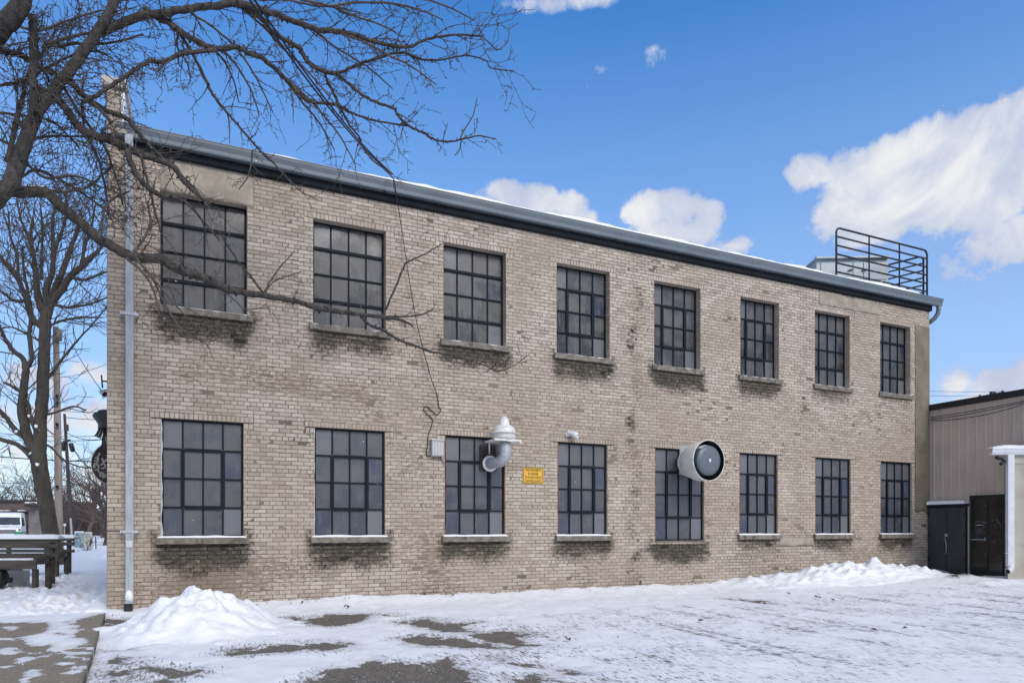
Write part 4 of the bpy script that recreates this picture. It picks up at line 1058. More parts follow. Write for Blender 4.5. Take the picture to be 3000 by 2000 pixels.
m = MB(); m.obox(P(2928, 1341, TA-.05), ((cr+Vector((0,0,-.25))).normalized(), cf, (Vector((0,0,1))+cr*.25).normalized()), (.085,.06,.035)); m.build('lamp_head', M['black'], fb, bevel=.012)
m = MB(); m.obox(P(2937, 1356, TA-.05), ((cr*.8+Vector((0,0,.5))).normalized(), cf, (Vector((0,0,.8))-cr*.5).normalized()), (.06,.05,.03)); m.build('lamp_head', M['black'], fb, bevel=.012)
m = MB(); m.bar(P(2936, 1345, TA-.03), P(2946, 1352, TA+.0), .03, .03); m.bar(P(2938, 1348, TA-.03), P(2940, 1352, TA-.03), .025, .025); m.build('bracket', M['black'], fb)
m = MB(); m.tube(smooth([P(2923, 1334, TA-.05), P(2921, 1341, TA-.06), P(2925, 1347, TA-.06)]), .006, 5); m.build('wire', M['black'], fb)
# cables across the metal wall, and the pole behind it
m = MB()
for k, (y0, y1, sag) in enumerate(((1222, 1165, .0), (1228, 1168, .02), (1232, 1169, .10))):
    a = PX(2727, y0, SX-.08); c = PX(3040, y1, SX-.35); pts = []
    for i in range(13):
        t = i/12; p = a.lerp(c, t); p.z -= sag*4*t*(1-t)+.03*4*t*(1-t); pts.append(p)
    m.tube(pts, .011, 5)
o = m.build('service_cable', M['black']); tag(o, 'three black cables sagging across the taupe metal wall', 'cable')
TP = 46; pp = P(2906, 1157, TP); up = empty('utility_pole', (pp.x, pp.y, 0), 'distant pole crossarm peeking over the black roof edge at the right', 'utility pole')
m = MB(); m.tube([(pp.x, pp.y, 0), (pp.x, pp.y, pp.z+.05)], .13, 10); m.build('pole', M['poledark'], up)
m = MB(); m.bar(P(2868, 1162.5, TP-.3), P(2941, 1148.5, TP+.3), .1, .12); m.bar(P(2893, 1160, TP), P(2906, 1172, TP), .05, .05); m.bar(P(2917, 1156, TP), P(2906, 1172, TP), .05, .05); m.build('crossarm', M['poledark'], up)
for x, y in ((2871, 1160), (2915, 1151.5), (2937.5, 1147.5)):
    m = MB(); q = P(x, y, TP); m.lathe([(.04,-.08),(.05,0),(.07,.04),(.05,.09),(0,.1)], q, (0,0,1), 10); m.build('insulator', M['iron'], up)
m = MB(); q = P(2906, 1154, TP-.1); m.lathe([(.0,-.12),(.14,-.12),(.14,.16),(0,.17)], q, (0,0,1), 12); m.build('cutout_box', M['iron'], up)
def wire(pts_a, pts_b, sag, r, label, group, n=16):
    m = MB(); a, c = Vector(pts_a), Vector(pts_b); pts = []
    for i in range(n+1):
        t = i/n; p = a.lerp(c, t); p.z -= sag*4*t*(1-t); pts.append(p)
    m.tube(pts, r, 5); o = m.build('overhead_wire', M['iron']); return tag(o, label, 'wire', group)
wire(P(2937, 1146, TP), P(2600, 1139, TP+8), .1, .012, 'upper thin wire leaving the distant crossarm at the right', 'wires at the distant crossarm')
wire(P(2871, 1158, TP), P(2600, 1152, TP+8), .1, .012, 'lower thin wire leaving the distant crossarm at the right', 'wires at the distant crossarm')
# ================================================================ left side: lamp, hanging sign, poles, cabinets, benches, van
# hanging round sign under a hooded bracket, on the far street wall
TS = 15.2
hs = empty('hanging_sign', tuple(P(318, 1360, TS)), 'dark round carved sign under a hooded bracket past the building corner', 'sign')
cs = P(331, 1357, TS); R_ = 61/2000*TS
m = MB(); m.lathe([(0,-.04),(R_-.02,-.04),(R_,-.02),(R_,.03),(R_-.03,.045),(R_-.035,.03),(0,.03)], cs, -cf, 64); m.build('disc', M['carved'], hs)
m = MB(); m.lathe([(R_-.005,.03),(R_+.010,.035),(R_+.012,.0),(R_-.0,-.03)], cs, -cf, 64); m.build('rim', M['trim'], hs)
face_rot = Matrix((( cr.x, 0, -cf.x, 0), (cr.y, 0, -cf.y, 0), (0, 1, 0, 0), (0, 0, 0, 1)))
for ch, ang, rad in (('B', 232, .72), ('I', 212, .74), ('G', 193, .76), ('E', 170, .74), ('I', 150, .74), ('C', 196, .42), ('A', 165, .40)):
    a_ = math.radians(ang); q = cs+cr*(math.cos(a_)*R_*rad)+Vector((0,0,math.sin(a_)*R_*rad))-cf*.034
    text_mesh('raised_letter', ch, .20 if rad > .6 else .16, q, face_rot @ Matrix.Rotation(a_+math.radians(0), 4, 'Z'), M['carvedlt'], hs, 1, .008, .012)
m = MB(); top = P(335, 1226, TS)
sec = [(332,1200),(302,1206),(284,1213),(279,1221),(281,1227),(288,1236),(294,1247),(294,1254),(332,1254)]
m.lathe([((332-x)/2000*TS, -(y-1226)/2000*TS) for x, y in sec], P(332, 1226, TS), (0,0,1), 20); m.build('hood', M['black'], hs)
m = MB(); m.lathe([(0,.0),(.2,-.01),(.3,-.045),(.30,-.06)], P(332, 1198.5, TS), (0,0,1), 20); m.build('hood_snow', M['snow'], hs)
m = MB()
for (x0, y0), (x1, y1), r in (((290,1240),(286,1276),.022),((292,1248),(284,1280),.028),((300,1250),(290,1282),.03),((308,1250),(302,1290),.035),((305,1285),(300,1310),.04),((312,1260),(306,1330),.05),((318,1250),(314,1330),.05),((322,1240),(322,1320),.05),((286,1262),(276,1278),.014)):
    m.tube([P(x0, y0, TS), P((x0+x1)/2+1.5, (y0+y1)/2, TS-.02), P(x1, y1, TS)], r, 7)
m.rough(.012, 8); m.build('bracket', M['carved'], hs)
m = MB(); 
for (x0, y0), (x1, y1), r in (((299,1253),(287,1278),.012),((303,1258),(294,1284),.012),((311,1278),(312,1296),.014)): m.tube([P(x0, y0, TS-.06), P(x1, y1, TS-.06)], r, 6)
m.build('bracket_trim', M['carvedlt'], hs)
# wall lamp
TL = 13.9; wl = empty('wall_lamp', tuple(P(304, 1153, TL)), 'small pale spotlight on an arm at the building corner', 'lamp')
m = MB(); ql = P(296, 1146, TL); axl = (cr*.75-cf*.35-Vector((0,0,.45))).normalized(); m.lathe([(0,-.01),(.04,0),(.055,.05),(.058,.13),(.062,.15),(.055,.15),(.05,.12),(0,.115)], ql, axl, 18); m.build('lamp_head', M['boxgrey'], wl)
m = MB(); m.lathe([(.05,.122),(0,.125)], ql, axl, 14); m.build('lens', M['black'], wl)
m = MB(); m.bar(P(303, 1143, TL), P(316, 1142, TL), .02, .02); m.bar(P(297, 1098, TL), P(300.5, 1136, TL), .028, .014); m.bar(P(300, 1116, TL), P(316, 1117, TL), .03, .03); m.tube(smooth([P(299,1152,TL),P(302,1166,TL),P(308,1160,TL),P(310,1150,TL)]), .006, 5); m.build('arm', M['iron'], wl)
# utility poles
def pole(label, px0, px1, ytop, ybase, t, w0, w1, mat):
    a = P(px0, ybase, t); c = P(px1, ytop, t); a.z = min(a.z, 0)
    root = empty('utility_pole', (a.x, a.y, 0), label, 'utility pole')
    m = MB(); n = 14; pts = [a.lerp(c, k/n) for k in range(n+1)]; m.tube(pts, [(w0+(w1-w0)*k/n)/2/2000*t for k in range(n+1)], 14); m.build('pole', mat, root)
    return root
pa = pole('tall pale wooden utility pole right of the leaning tree', 175, 164, 958, 1646, 27.0, 22, 15, M['polewood'])
m = MB(); q = P(167, 960, 26.9); m.lathe([(0,.16),(.12,.14),(.13,.0),(.12,-.3),(0,-.32)], q+Vector((.05,0,-.2)), (0,0,1), 12); m.build('pole_top_cap', M['polewood'], pa)
m = MB(); 
for y in (1160, 1180, 1243, 1425): q = P(167.5, y, 26.8); m.obox(q, (cr, cf, Vector((0,0,1))), (.03,.05,.06))
m.build('bolt', M['iron'], pa)
pb = pole('shorter dark wooden utility pole with small transformers', 213, 189, 1212, 1612, 42.5, 13, 7, M['poledark'])
for x, y in ((185.5, 1307), (210.5, 1310)):
    m = MB(); q = P(x, y, 42.4); m.lathe([(0,.28),(.12,.26),(.14,.15),(.14,-.2),(.09,-.28),(0,-.3)], q, ((.0,0,1) if x < 200 else (-.25,0,1)), 12); m.build('transformer', M['iron'], pb)
m = MB(); m.bar(P(186, 1294, 42.3), P(206, 1288, 42.3), .1, .1); m.bar(P(196, 1243, 42.3), P(197, 1262, 42.3), .16, .16); m.build('crossarm', M['poledark'], pb)
m = MB(); m.bar(P(207, 1517, 42.1), P(213, 1609, 42.1), .10, .1); m.build('conduit', M['boxgrey'], pb)
for k, (a, c, ta, tc, sag, r, lab) in enumerate((
    ((-60,1332),(345,1352),44,40,.1,.035,'thick black cable level with the transformers'),
    ((-60,1262),(345,1274),44,40,.2,.018,'thin wire just above the pole transformers'),
    ((-60,1285),(345,1287),44,40,.1,.018,'thin wire passing the pole transformers'),
    ((60,1193),(345,1208),46,40,.1,.016,'highest thin wire behind the wooden poles'),
    ((190,1222),(345,1230),42.5,40,.05,.02,'wire from the short pole top to the building'),
    ((190,1263),(345,1265),42.5,40,.5,.018,'sagging wire right of the short pole'),
    ((-40,1415),(130,1406),60,60,.1,.02,'low thin wire left of the leaning tree'),
    ((60,1180),(200,1290),30,42.5,.3,.03,'slanting thick cable between the two wooden poles'),
    ((212,1308),(345,1330),42.3,38,1.1,.03,'deep sagging cable from the short pole transformer'),
    ((205,995),(345,1200),24,14.5,.15,.010,'near wire slanting down to the building corner'))):
    wire(P(*a, ta), P(*c, tc), sag, r, lab+' at the left', 'overhead wires at the left')
# cabinets, sapling, stake, road sign
def cabinet(label, x0, x1, y0, y1, t, mat, foot):
    a = P((x0+x1)/2, y1, t); root = empty('utility_cabinet', (a.x, a.y, 0), label, 'utility cabinet', 'cabinets by the poles')
    w = (x1-x0)/2000*t/2; z1 = P(x0, y0, t).z; zb0 = min(a.z, 0)-.05
    m = MB(); m.obox(Vector((a.x, a.y, (zb0+.16+z1)/2))+cf*.1, (cr, cf, Vector((0,0,1))), (w, .1, (z1-zb0-.16)/2)); m.build('casing', mat, root, bevel=.03)
    m = MB(); m.obox(Vector((a.x, a.y, (zb0+.13)/2))+cf*.1, (cr, cf, Vector((0,0,1))), (w*1.0, .1, (.13-zb0)/2+.02)); m.build('plinth', foot, root)
    m = MB(); m.obox(Vector((a.x, a.y, (zb0+.3+z1-.1)/2))-cf*.012, (cr, cf, Vector((0,0,1))), (w*.88, .012, (z1-.1-zb0-.3)/2)); d = m.build('door', mat, root)
    m = MB(); m.obox(Vector((a.x, a.y, z1+.02))+cf*.1, (cr, cf, Vector((0,0,1))), (w*.95, .09, .03)); m.build('snow_cap', M['snow'], root)
    return root, a, w, z1, d
r_, a_, w_, z1_, d_ = cabinet('green utility cabinet with blue graffiti', 217, 241, 1558, 1613, 41, M['cabgreen'], pmat('cabinet_foot', (.10,.14,.11)))
m = MB(); rg = random.Random(4)
for k in range(9):
    p0 = Vector((a_.x, a_.y, z1_-.15-.1*k))-cf*.03+cr*rg.uniform(-.1,.14)
    pts = [p0+cr*(rg.uniform(-.12,.14))+Vector((0,0,rg.uniform(-.12,.1))) for _ in range(5)]
    m.tube(smooth(pts, 4), .016, 5)
m.build('graffiti', M['graffiti'], d_)
cabinet('beige utility cabinet behind the little sapling', 243.5, 266, 1560, 1608, 43, M['cabbeige'], M['cabbeige'])
m = MB(); m.bar(P(280, 1570, 40), P(281.5, 1617, 40), .05, .05); o = m.build('marker_stake', M['iron']); tag(o, 'thin dark stake standing in the snow right of the cabinets', 'stake')
rs = empty('road_sign', tuple(P(189, 1560, 60)), 'small round pale road sign seen between the two wooden poles', 'road sign')
m = MB(); m.lathe([(0,-.02),(.13,-.02),(.13,.02),(0,.02)], P(189.5, 1537, 60), -cf, 20); m.build('disc', M['paper'], rs)
m = MB(); m.tube([P(189.5, 1540, 60), P(189.5, 1590, 60)], .025, 6); m.build('post', M['boxgrey'], rs)
# timber benches with snow
def make_bench(label):
    root = empty('timber_bench', (0,0,0), label, 'bench', 'snowy timber benches')
    L = 2.1
    def plank(name, x0, x1, y0, y1, z0, z1, par=root):
        m = MB(); m.box(x0, x1, y0, y1, z0, z1); return m.build(name, M['benchwood'], par, bevel=.008)
    plank('seat', -L, -.02, .0, .52, .46, .52); plank('apron', -L, -.0, -.05, -.003, .36, .56)
    for x in (-.13, -1.9): plank('leg', x, x+.095, .0, .10, -.2, .36); plank('leg', x, x+.095, .42, .52, -.2, .455)
    for z0, z1 in ((.60,.69), (.80,.90)): plank('back_board', -L, .10, .53, .575, z0, z1)
    plank('back_board', -L, .10, .53, .575, .93, .985); plank('armrest', -.125, -.035, .04, .525, .56, .625)
    plank('back_post', -.15, -.05, .58, .66, .0, .95); plank('back_post', -1.9, -1.8, .58, .66, .0, .95)
    plank('top_rail', -L-.05, .13, .50, .72, .988, 1.012)
    def snow(x0, x1, y0, y1, z, h, sd):
        m = MB(); n = 24
        for k in range(n+1):
            x = x0+(x1-x0)*k/n; e = noise.noise(Vector((x*3, sd, 2))); hh = h*(1+.25*e)*(1 if 0 < k < n else .6)
            m.v += [(x, y0, z), (x, y0-.004, z+hh*.75), (x, y0+.03, z+hh), (x, y1-.03, z+hh), (x, y1, z+hh*.7), (x, y1, z)]
        for k in range(n):
            for r in range(5): m.face((k*6+r, k*6+r+1, k*6+r+7, k*6+r+6), 0, True)
        m.face(range(6)); m.face([n*6+r for r in range(6)][::-1]); m.build('snow_layer', M['snow'], root)
    snow(-L-.04, .12, .505, .71, 1.013, .10, 1); snow(-L, -.15, .03, .50, .522, .06, 2)
    return root
def put(o, px, py, t, rz, z=None):
    q = P(px, py, t); o.location = (q.x, q.y, q.z if z is None else z); o.rotation_euler = (0, 0, rz)
be = make_bench('front snow capped dark timber bench at the left edge')
be2 = copy_tree(be); be2['label'] = 'rear snow capped timber bench partly behind the front one'
put(be, 110, 1728, 14.9, math.radians(-24.5), .16); put(be2, 171, 1683, 19.2, math.radians(-24.5), .12)
bt = empty('plastic_tub', tuple(P(42, 1718, 15.6)), 'pale square tub with a lavender bag on top under the front bench', 'tub')
q = P(41.5, 1718, 15.6); m = MB(); m.v = []
for zz, s_ in ((.0, .145), (.38, .155), (.40, .165)):
    for i, j in ((-1,-1),(1,-1),(1,1),(-1,1)): m.v.append(tuple(Vector((q.x, q.y, q.z+zz-.03))+cr*(i*s_)+cf*(j*s_+.15)))
for k in range(2):
    for r in range(4): m.face((k*4+r, k*4+(r+1) % 4, k*4+4+(r+1) % 4, k*4+4+r))
m.face((8,9,10,11)); m.build('tub', M['cardboard'], bt, bevel=.012)
m = MB(); m.tube([q+Vector((0,0,.40))-cr*.13+cf*.1, q+Vector((0,0,.43))+cf*.1, q+Vector((0,0,.41))+cr*.12+cf*.12], [.05,.07,.03], 10); m.rough(.012, 9); m.build('lavender_bag', M['blueroll'], bt)
m = MB(); c_ = q+Vector((0,0,.16))-cr*.07-cf*.004; m.obox(c_, (cr, cf, Vector((0,0,1))), (.04,.004,.06)); m.build('label_patch', M['black'], bt)
tb = MB(); q = P(-6, 1716, 15.0); tb.lathe([(0,-.05),(.12,-.03),(.19,.1),(.2,.22),(.15,.36),(.06,.44),(.05,.5),(0,.5)], q, (0,0,1), 24); tb.rough(.03, 6); o = tb.build('rubbish_bag', M['bag']); tag(o, 'black rubbish bag under the front bench at the picture edge', 'bag')
# white van
def make_van():
    root = empty('delivery_van', (0,0,0), 'white high roof van with green bumper and lit headlamp', 'van')
    def wz(z): return 1.0 if z < 1.35 else 1.0-.16*(z-1.35)/1.25
    prof = [(.0,.42),(-.06,.62),(-.04,.95),(.12,1.12),(.95,1.34),(1.55,2.12),(1.85,2.44),(2.3,2.58),(5.4,2.60),(5.55,2.45),(5.6,.45)]
    m = MB(); n = len(prof)
    for s_ in (-1, 1):
        for y, z in prof: m.v.append((s_*wz(z), y, z))
    m.face(range(n)); m.face([n+k for k in range(n)][::-1])
    for k in range(n): m.face((k, n+k, n+(k+1) % n, (k+1) % n))
    m.build('body', M['vanwhite'], root, fix=True)
    m = MB()
    def ws(t, s_, off=.025): y = .95+(1.55-.95)*t; z = 1.34+(2.12-1.34)*t; return (s_*(wz(z)-.10), y-off, z+off)
    m.poly([ws(.07,-1), ws(.07,1), ws(.97,1), ws(.97,-1)]); m.build('windscreen', M['vanglass'], root)
    m = MB(); m.poly([(.10,.99-.045,1.40), (.28,.99-.045,1.40), (.28,1.03-.05,1.45), (.10,1.03-.05,1.45)]); m.build('dashboard_card', M['paper'], root)
    for s_ in (-1, 1):
        m = MB(); m.poly([(s_*(wz(z)+.012), y, z) for y, z in ((1.12,1.36),(1.6,2.05),(2.2,2.1),(2.2,1.36))]); m.build('side_window', M['vanglass'], root)
        m = MB(); m.poly([(s_*(wz(z)+.012), y, z) for y, z in ((2.5,1.36),(2.5,2.1),(3.9,2.1),(3.9,1.36))]); m.build('side_window', M['vanglass'], root)
        m = MB(); m.box(s_*1.08-.09, s_*1.08+.09, 1.02, 1.14, 1.32, 1.72); m.build('mirror', M['black'], root, bevel=.03)
        m = MB(); m.box(min(s_*.55, s_*1.008), max(s_*.55, s_*1.008), -.085, .5, .46, .80); m.build('bumper_corner', M['vangreen'], root, bevel=.03)
        m = MB(); m.obox(Vector((s_*.78, -.035, .93)), (Vector((1,.0,.15*s_)), Vector((0,1,0)), Vector((0,0,1))), (.2,.04,.09)); hl = m.build('headlight', M['vanglass'], root, bevel=.02)
        m = MB(); m.lathe([(.085,0),(.06,.03),(0,.035)], (s_*.74, -.08, .94), (0,-1,0), 14); m.build('bulb', M['lamp'], hl)
        for y in (.95, 4.55):
            m = MB(); m.lathe([(.0,-.12),(.2,-.12),(.33,-.11),(.35,-.05),(.35,.05),(.33,.11),(.2,.12),(0,.12)], (s_*.9, y, .35), (1,0,0), 24); wh = m.build('wheel', M['rubber'], root)
            m = MB(); m.lathe([(.19,.0),(.19,.012),(0,.02)], (s_*1.021, y, .35), (s_,0,0), 16); m.build('hubcap', M['boxgrey'], wh)
        m = MB(); m.box(min(s_*1.0, s_*1.012), max(s_*1.0, s_*1.012), .6, 5.4, .62, .78); m.build('green_stripe', M['vangreen'], root)
    m = MB(); m.box(-.55, .55, -.09, -.03, .62, .98); gr = m.build('grille', M['black'], root, bevel=.03)
    m = MB()
    for z in (.70, .80, .90): m.box(-.5, .5, -.105, -.088, z-.02, z+.02)
    m.build('grille_bar', M['boxgrey'], gr)
    m = MB()
    for x in (-.42,-.33,-.24,-.12,-.03): m.box(x, x+.06, .50, .52, 1.225, 1.27)
    m.build('bonnet_lettering', M['doorgrey'], root)
    return root
van = make_van(); q = P(21, 1582, 62); van.location = (q.x, q.y, .36); van.rotation_euler = (0, 0, math.radians(6.5))
# low brown building and pillar behind the van
TB = 112
bb = empty('low_building', tuple(P(20, 1560, TB)), 'long low brown flat roofed building behind the white van', 'building')
def wallbox(root, name, x0, x1, y0, t, depth, mat, zb=-.2):
    a = P(x0, y0, t); w = (x1-x0)/2000*t; m = MB(); z1 = a.z; c = Vector((a.x, a.y, (z1+zb)/2))+cr*(w/2)+cf*(depth/2)
    m.obox(c, (cr, cf, Vector((0,0,1))), (w/2, depth/2, (z1-zb)/2)); return m.build(name, mat, root)
wallbox(bb, 'wall', -300, 150, 1467, TB, 12, M['brownwall']); wallbox(bb, 'roof_edge', -304, 152, 1463, TB-.3, 12.6, M['poledark'], P(0, 1469, TB).z)
for x0, x1 in ((-10, 9), (14, 24), (50, 70)): wallbox(bb, 'ledge_snow', x0, x1, 1493.5, TB-.6, .5, M['snow'], P(0, 1496, TB-.6).z)
wallbox(bb, 'ledge', -300, 84, 1496, TB-.5, .5, M['poledark'], P(0, 1499, TB-.5).z)
gb = empty('grey_pillar', tuple(P(102, 1555, 96)), 'grey wall block with snowy dark cap left of the leaning tree', 'pillar')
wallbox(gb, 'shaft', 84, 124, 1483, 96, 2.0, M['greywall'])
m = MB(); q = P(95, 1478, 95.5); m.lathe([(0,.22),(.95,.2),(1.0,.0),(.85,-.22),(0,-.25)], q, (0,0,1), 20); m.build('cap', M['poledark'], gb)
m = MB(); m.lathe([(0,.42),(.7,.38),(.95,.26),(.95,.2)], q, (0,0,1), 20); m.rough(.04, 2); m.build('cap_snow', M['snow'], gb)
# ================================================================ bare trees
def rnd_perp(d, rng):
    v = Vector((rng.gauss(0,1), rng.gauss(0,1), rng.gauss(0,1))); v -= d*v.dot(d)
    return v.normalized() if v.length > 1e-6 else d.orthogonal().normalized()
def guard(p, d, lim):
    """keep twigs in front of the facade"""
    if lim and p.x > -1.9 and p.y > lim-.35 and d.y > -.1:
        d = Vector((d.x, -abs(d.y)*.5-.12*(1 if p.y > lim-.15 else .3), d.z)).normalized()
    return d
def grow(tm, p, d, L, r, lev, rng, o):
    n = max(3, int(L/o['seg'])); st = L/n; pts = [p.copy()]; rad = [r]; d = d.normalized(); zig = rnd_perp(d, rng)
    for i in range(n):
        zig = -zig if o['zig'] else zig
        d = (d+zig*o['zig']*rng.uniform(.5, 1.3)+Vector((rng.gauss(0, o['wig']), rng.gauss(0, o['wig']), rng.gauss(0, o['wig'])))+Vector((0,0,o['trop']*(1 if lev < 2 else .5)))).normalized()
        d = guard(p, d, o.get('lim'))
        p = p+d*st; pts.append(p.copy()); rad.append(max(o['rmin'], r*(1-.62*(i+1)/n)))
    tm.tube(pts, rad, 3 if r < .011*o['sc'] else (4 if r < .022*o['sc'] else 6), 0, False)
    if o['knob']:
        for i in range(1, n):
            if rng.random() < o['knob']:
                q = rnd_perp(d, rng); rr = rad[i]*1.0+.002; l_ = rng.uniform(.014, .045)
                tm.tube([pts[i], pts[i]+q*l_*.6, pts[i]+q*l_+d*l_*.35], [rr, rr*.95, rr*.5], 3, 0, False)
    if lev > 0:
        k0 = rng.uniform(.1, .3)
        for i in range(1, n+1):
            if i/n < k0: continue
            if rng.random() < o['br']:
                dd = (pts[i]-pts[i-1]).normalized(); a = math.radians(rng.uniform(*o['ang']))
                c = dd*math.cos(a)+rnd_perp(dd, rng)*math.sin(a)
                grow(tm, pts[i], c, L*rng.uniform(*o['ratio']), max(o['rmin'], rad[i]*rng.uniform(.5, .75)), lev-1, rng, o)
def trace(pts, t0, t1):
    """(x, y, width) in photo pixels at distances t0..t1 -> smooth 3-D limb"""
    n = len(pts); raw = [P(x, y, t0+(t1-t0)*i/(n-1)) for i, (x, y, w) in enumerate(pts)]
    rr = [w/2/F*(t0+(t1-t0)*i/(n-1)) for i, (x, y, w) in enumerate(pts)]
    out = smooth(raw, 5); r2 = []
    for i in range(n-1):
        for k in range(5): r2.append(rr[i]+(rr[i+1]-rr[i])*k/5)
    return out, r2+[rr[-1]]
# near tree, trunk out of the picture at the left, limbs reaching across the facade
ta = empty('bare_tree', tuple(P(-420, 2100, 8.6).xy)+(0,), 'big bare tree at the left whose twiggy limbs reach over the facade', 'tree')
rng = random.Random(12)
tr, fi = MB(), MB()
oA = dict(seg=.085, zig=.20, wig=.10, trop=-.008, rmin=.0037, sc=1, knob=.7, br=.52, ang=(28, 68), ratio=(.38, .70), r0=(.006, .0115), lim=12.7, dm=2.2)
oT = dict(oA, br=.42, trop=-.012, dm=1.8)
oU = dict(oA, trop=.02, br=.30, dm=1)
def LA(pts, t0, t1, dens, lr, lev, o=oA, start=0.0, up=None, thick=True):
    # fine growth goes to the twig mesh, the limb itself to the trunk mesh
    p, r = trace(pts, t0, t1)
    wob = .006
    p = [q+Vector((rng.gauss(0, wob), rng.gauss(0, wob), rng.gauss(0, wob)))*min(1, r[i]/.03) for i, q in enumerate(p)]
    (tr if thick else fi).tube(p, [max(a, .005) for a in r], 12 if r[0] > .04 else 7, 0, True)
    acc = 0; dens = dens*o.get('dm', 1)
    for i in range(1, len(p)):
        s = (p[i]-p[i-1]).length; acc += s*dens
        if i/len(p) < start: acc = 0; continue
        while acc > rng.random():
            acc -= 1; d = (p[i]-p[i-1]).normalized(); a = math.radians(rng.uniform(*o['ang'])); sd = rnd_perp(d, rng)
            if up is not None: sd = (sd+Vector((0,0,up))).normalized()
            c = guard(p[i], d*math.cos(a)+sd*math.sin(a), o.get('lim'))
            grow(fi, p[i].copy(), c, rng.uniform(*lr), min(max(.0042, r[i]*.6), rng.uniform(*o['r0'])), lev, rng, o)
        if thick and r[i] < .06 and rng.random() < .5:
            q = rnd_perp((p[i]-p[i-1]).normalized(), rng); rr = r[i]*.35+.004; tr.tube([p[i], p[i]+q*(r[i]+.015), p[i]+q*(r[i]+.03)], [rr, rr*.9, rr*.4], 4, 0, False)
# trunk (outside the frame) and the main limbs
LA([(-420,2140,120),(-400,1700,104),(-370,1300,96),(-330,950,90),(-260,760,84),(-150,680,66),(-60,630,58)], 8.6, 8.7, 0, (1,1), 0)
L1 = [(-70,640,52),(0,575,47),(38,520,43),(70,430,39),(112,325,35),(180,237,31),(235,165,29),(288,92,28),(328,20,25),(345,-60,22)]
LA(L1, 8.7, 9.0, 5.0, (.35,.95), 2)
LA([(-330,950,84),(-220,520,76),(-100,210,66),(0,85,56),(45,40,50),(80,-40,44)], 8.6, 8.3, 3.5, (.3,.8), 2, start=.4)
LA([(288,98,25),(367,62,23),(440,45,22),(510,33,20),(580,22,19),(670,13,20),(705,11,19),(804,40,17),(848,58,16),(929,85,15),(995,94,14),(1044,103,12),(1067,115,11),(1152,134,10),(1198,138,9),(1251,115,7),(1328,103,6),(1412,107,5)], 9.0, 9.7, 4.2, (.25,.7), 2, oT, .05)
LA([(1412,107,4),(1440,132,4),(1457,147,3),(1480,132,3),(1490,110,2.5),(1492,72,2)], 9.7, 9.8, 5, (.1,.25), 0, oU, thick=False)
LA([(705,11,17),(761,50,16),(788,84,15),(826,111,14),(868,134,13),(884,153,13),(899,180,13),(949,209,12),(979,214,11),(1006,209,9),(1044,191,9),(1102,172,8),(1171,153,8),(1209,165,7),(1236,174,6),(1289,176,5),(1366,163,4),(1423,178,4),(1438,199,3.5),(1507,209,3)], 9.3, 10.0, 4.2, (.22,.6), 2, oT)
LA([(985,214,9),(1025,249,9),(1067,283,8.5),(1121,306,8),(1155,318,8),(1167,341,7.5),(1194,367,7),(1236,387,6.5),(1274,409,6),(1312,415,6),(1347,411,5),(1400,398,4),(1454,408,3)], 9.6, 10.1, 3.6, (.15,.45), 1, oT)
LA([(1347,411,4.5),(1360,380,4),(1385,340,3.5),(1398,285,2.5)], 10.0, 10.0, 5, (.12,.3), 0, oU, thick=False)
LA([(1352,412,4),(1345,440,3.5),(1333,455,3)], 10.0, 10.0, 5, (.08,.2), 0, oU, thick=False)
LA([(420,25,19),(451,45,18),(491,67,18),(536,98,17),(589,129,16),(643,143,15),(688,136,15),(732,156,14),(769,172,13),(808,205,12),(848,241,11),(880,278,10),(914,299,9),(983,306,8),(1018,325,7),(1067,344,6),(1121,358,5),(1194,369,5)], 9.1, 9.9, 4.2, (.22,.62), 2, oT)
LA([(952,214,7),(964,249,7),(983,283,7),(998,318,7),(1025,367,6),(1052,402,6),(1067,440,5),(1098,475,4.5),(1129,498,4),(1155,528,3)], 9.6, 10.2, 4.0, (.15,.45), 1, oT)
LA([(500,72,12),(518,89,11),(558,147,10),(598,228,10),(625,277,9),(661,326,8),(696,366,7),(754,433,7),(786,464,6),(826,504,5),(857,540,4)], 9.2, 9.8, 3.0, (.15,.5), 1, oT, .1)
LA([(826,504,4),(850,530,4),(880,560,3.5),(930,585,3)], 9.8, 9.9, 5, (.1,.35), 1, oT, thick=False)
LA([(740,440,5),(735,480,4.5),(725,520,4),(700,555,3)], 9.7, 9.8, 5, (.1,.3), 1, oT, thick=False)
LA([(634,147,12),(536,156,12),(482,179,11),(438,181,11),(393,205,11),(339,241,11),(286,277,12),(240,300,13)], 9.2, 8.9, 4.0, (.25,.65), 2, oA)
for k, (a, b__) in enumerate((((700,20),(1000,330)),((560,40),(800,330)),((640,140),(760,340)),((780,180),(980,440)),((860,60),(1150,260)),((1000,100),(1280,250)),((600,130),(700,300)),((830,230),(1040,480)),((520,90),(560,230)),((960,20),(1300,60)),((760,0),(1060,40)),((1050,-20),(1390,60)),((880,0),(1180,110)))):
    (x0, y0), (x1, y1) = a, b__; mx, my = (x0+x1)/2+rng.uniform(-25, 25), (y0+y1)/2-rng.uniform(0, 45)
    LA([(x0,y0,7),((x0+mx)/2,(y0+my)/2-8,6.5),(mx,my,6),((x1+mx)/2+5,(y1+my)/2-6,5),(x1,y1,3)], 9.3+.1*(k % 4), 9.7+.12*(k % 5), 4.4, (.15,.5), 1, oT, thick=False)
L2 = [(-250,640,42),(-80,572,37),(0,563,34),(80,562,31),(134,565,31),(166,592,32),(207,628,30),(249,663,29),(287,698,28),(335,726,27),(383,749,28),(450,757,26),(471,758,26),(522,789,25),(573,806,24),(624,823,22),(665,847,20),(692,854,19),(777,867,17),(845,878,16),(896,891,15),(937,905,17),(1015,915,14),(1059,922,12),(1134,930,10),(1185,942,7),(1209,956,4)]
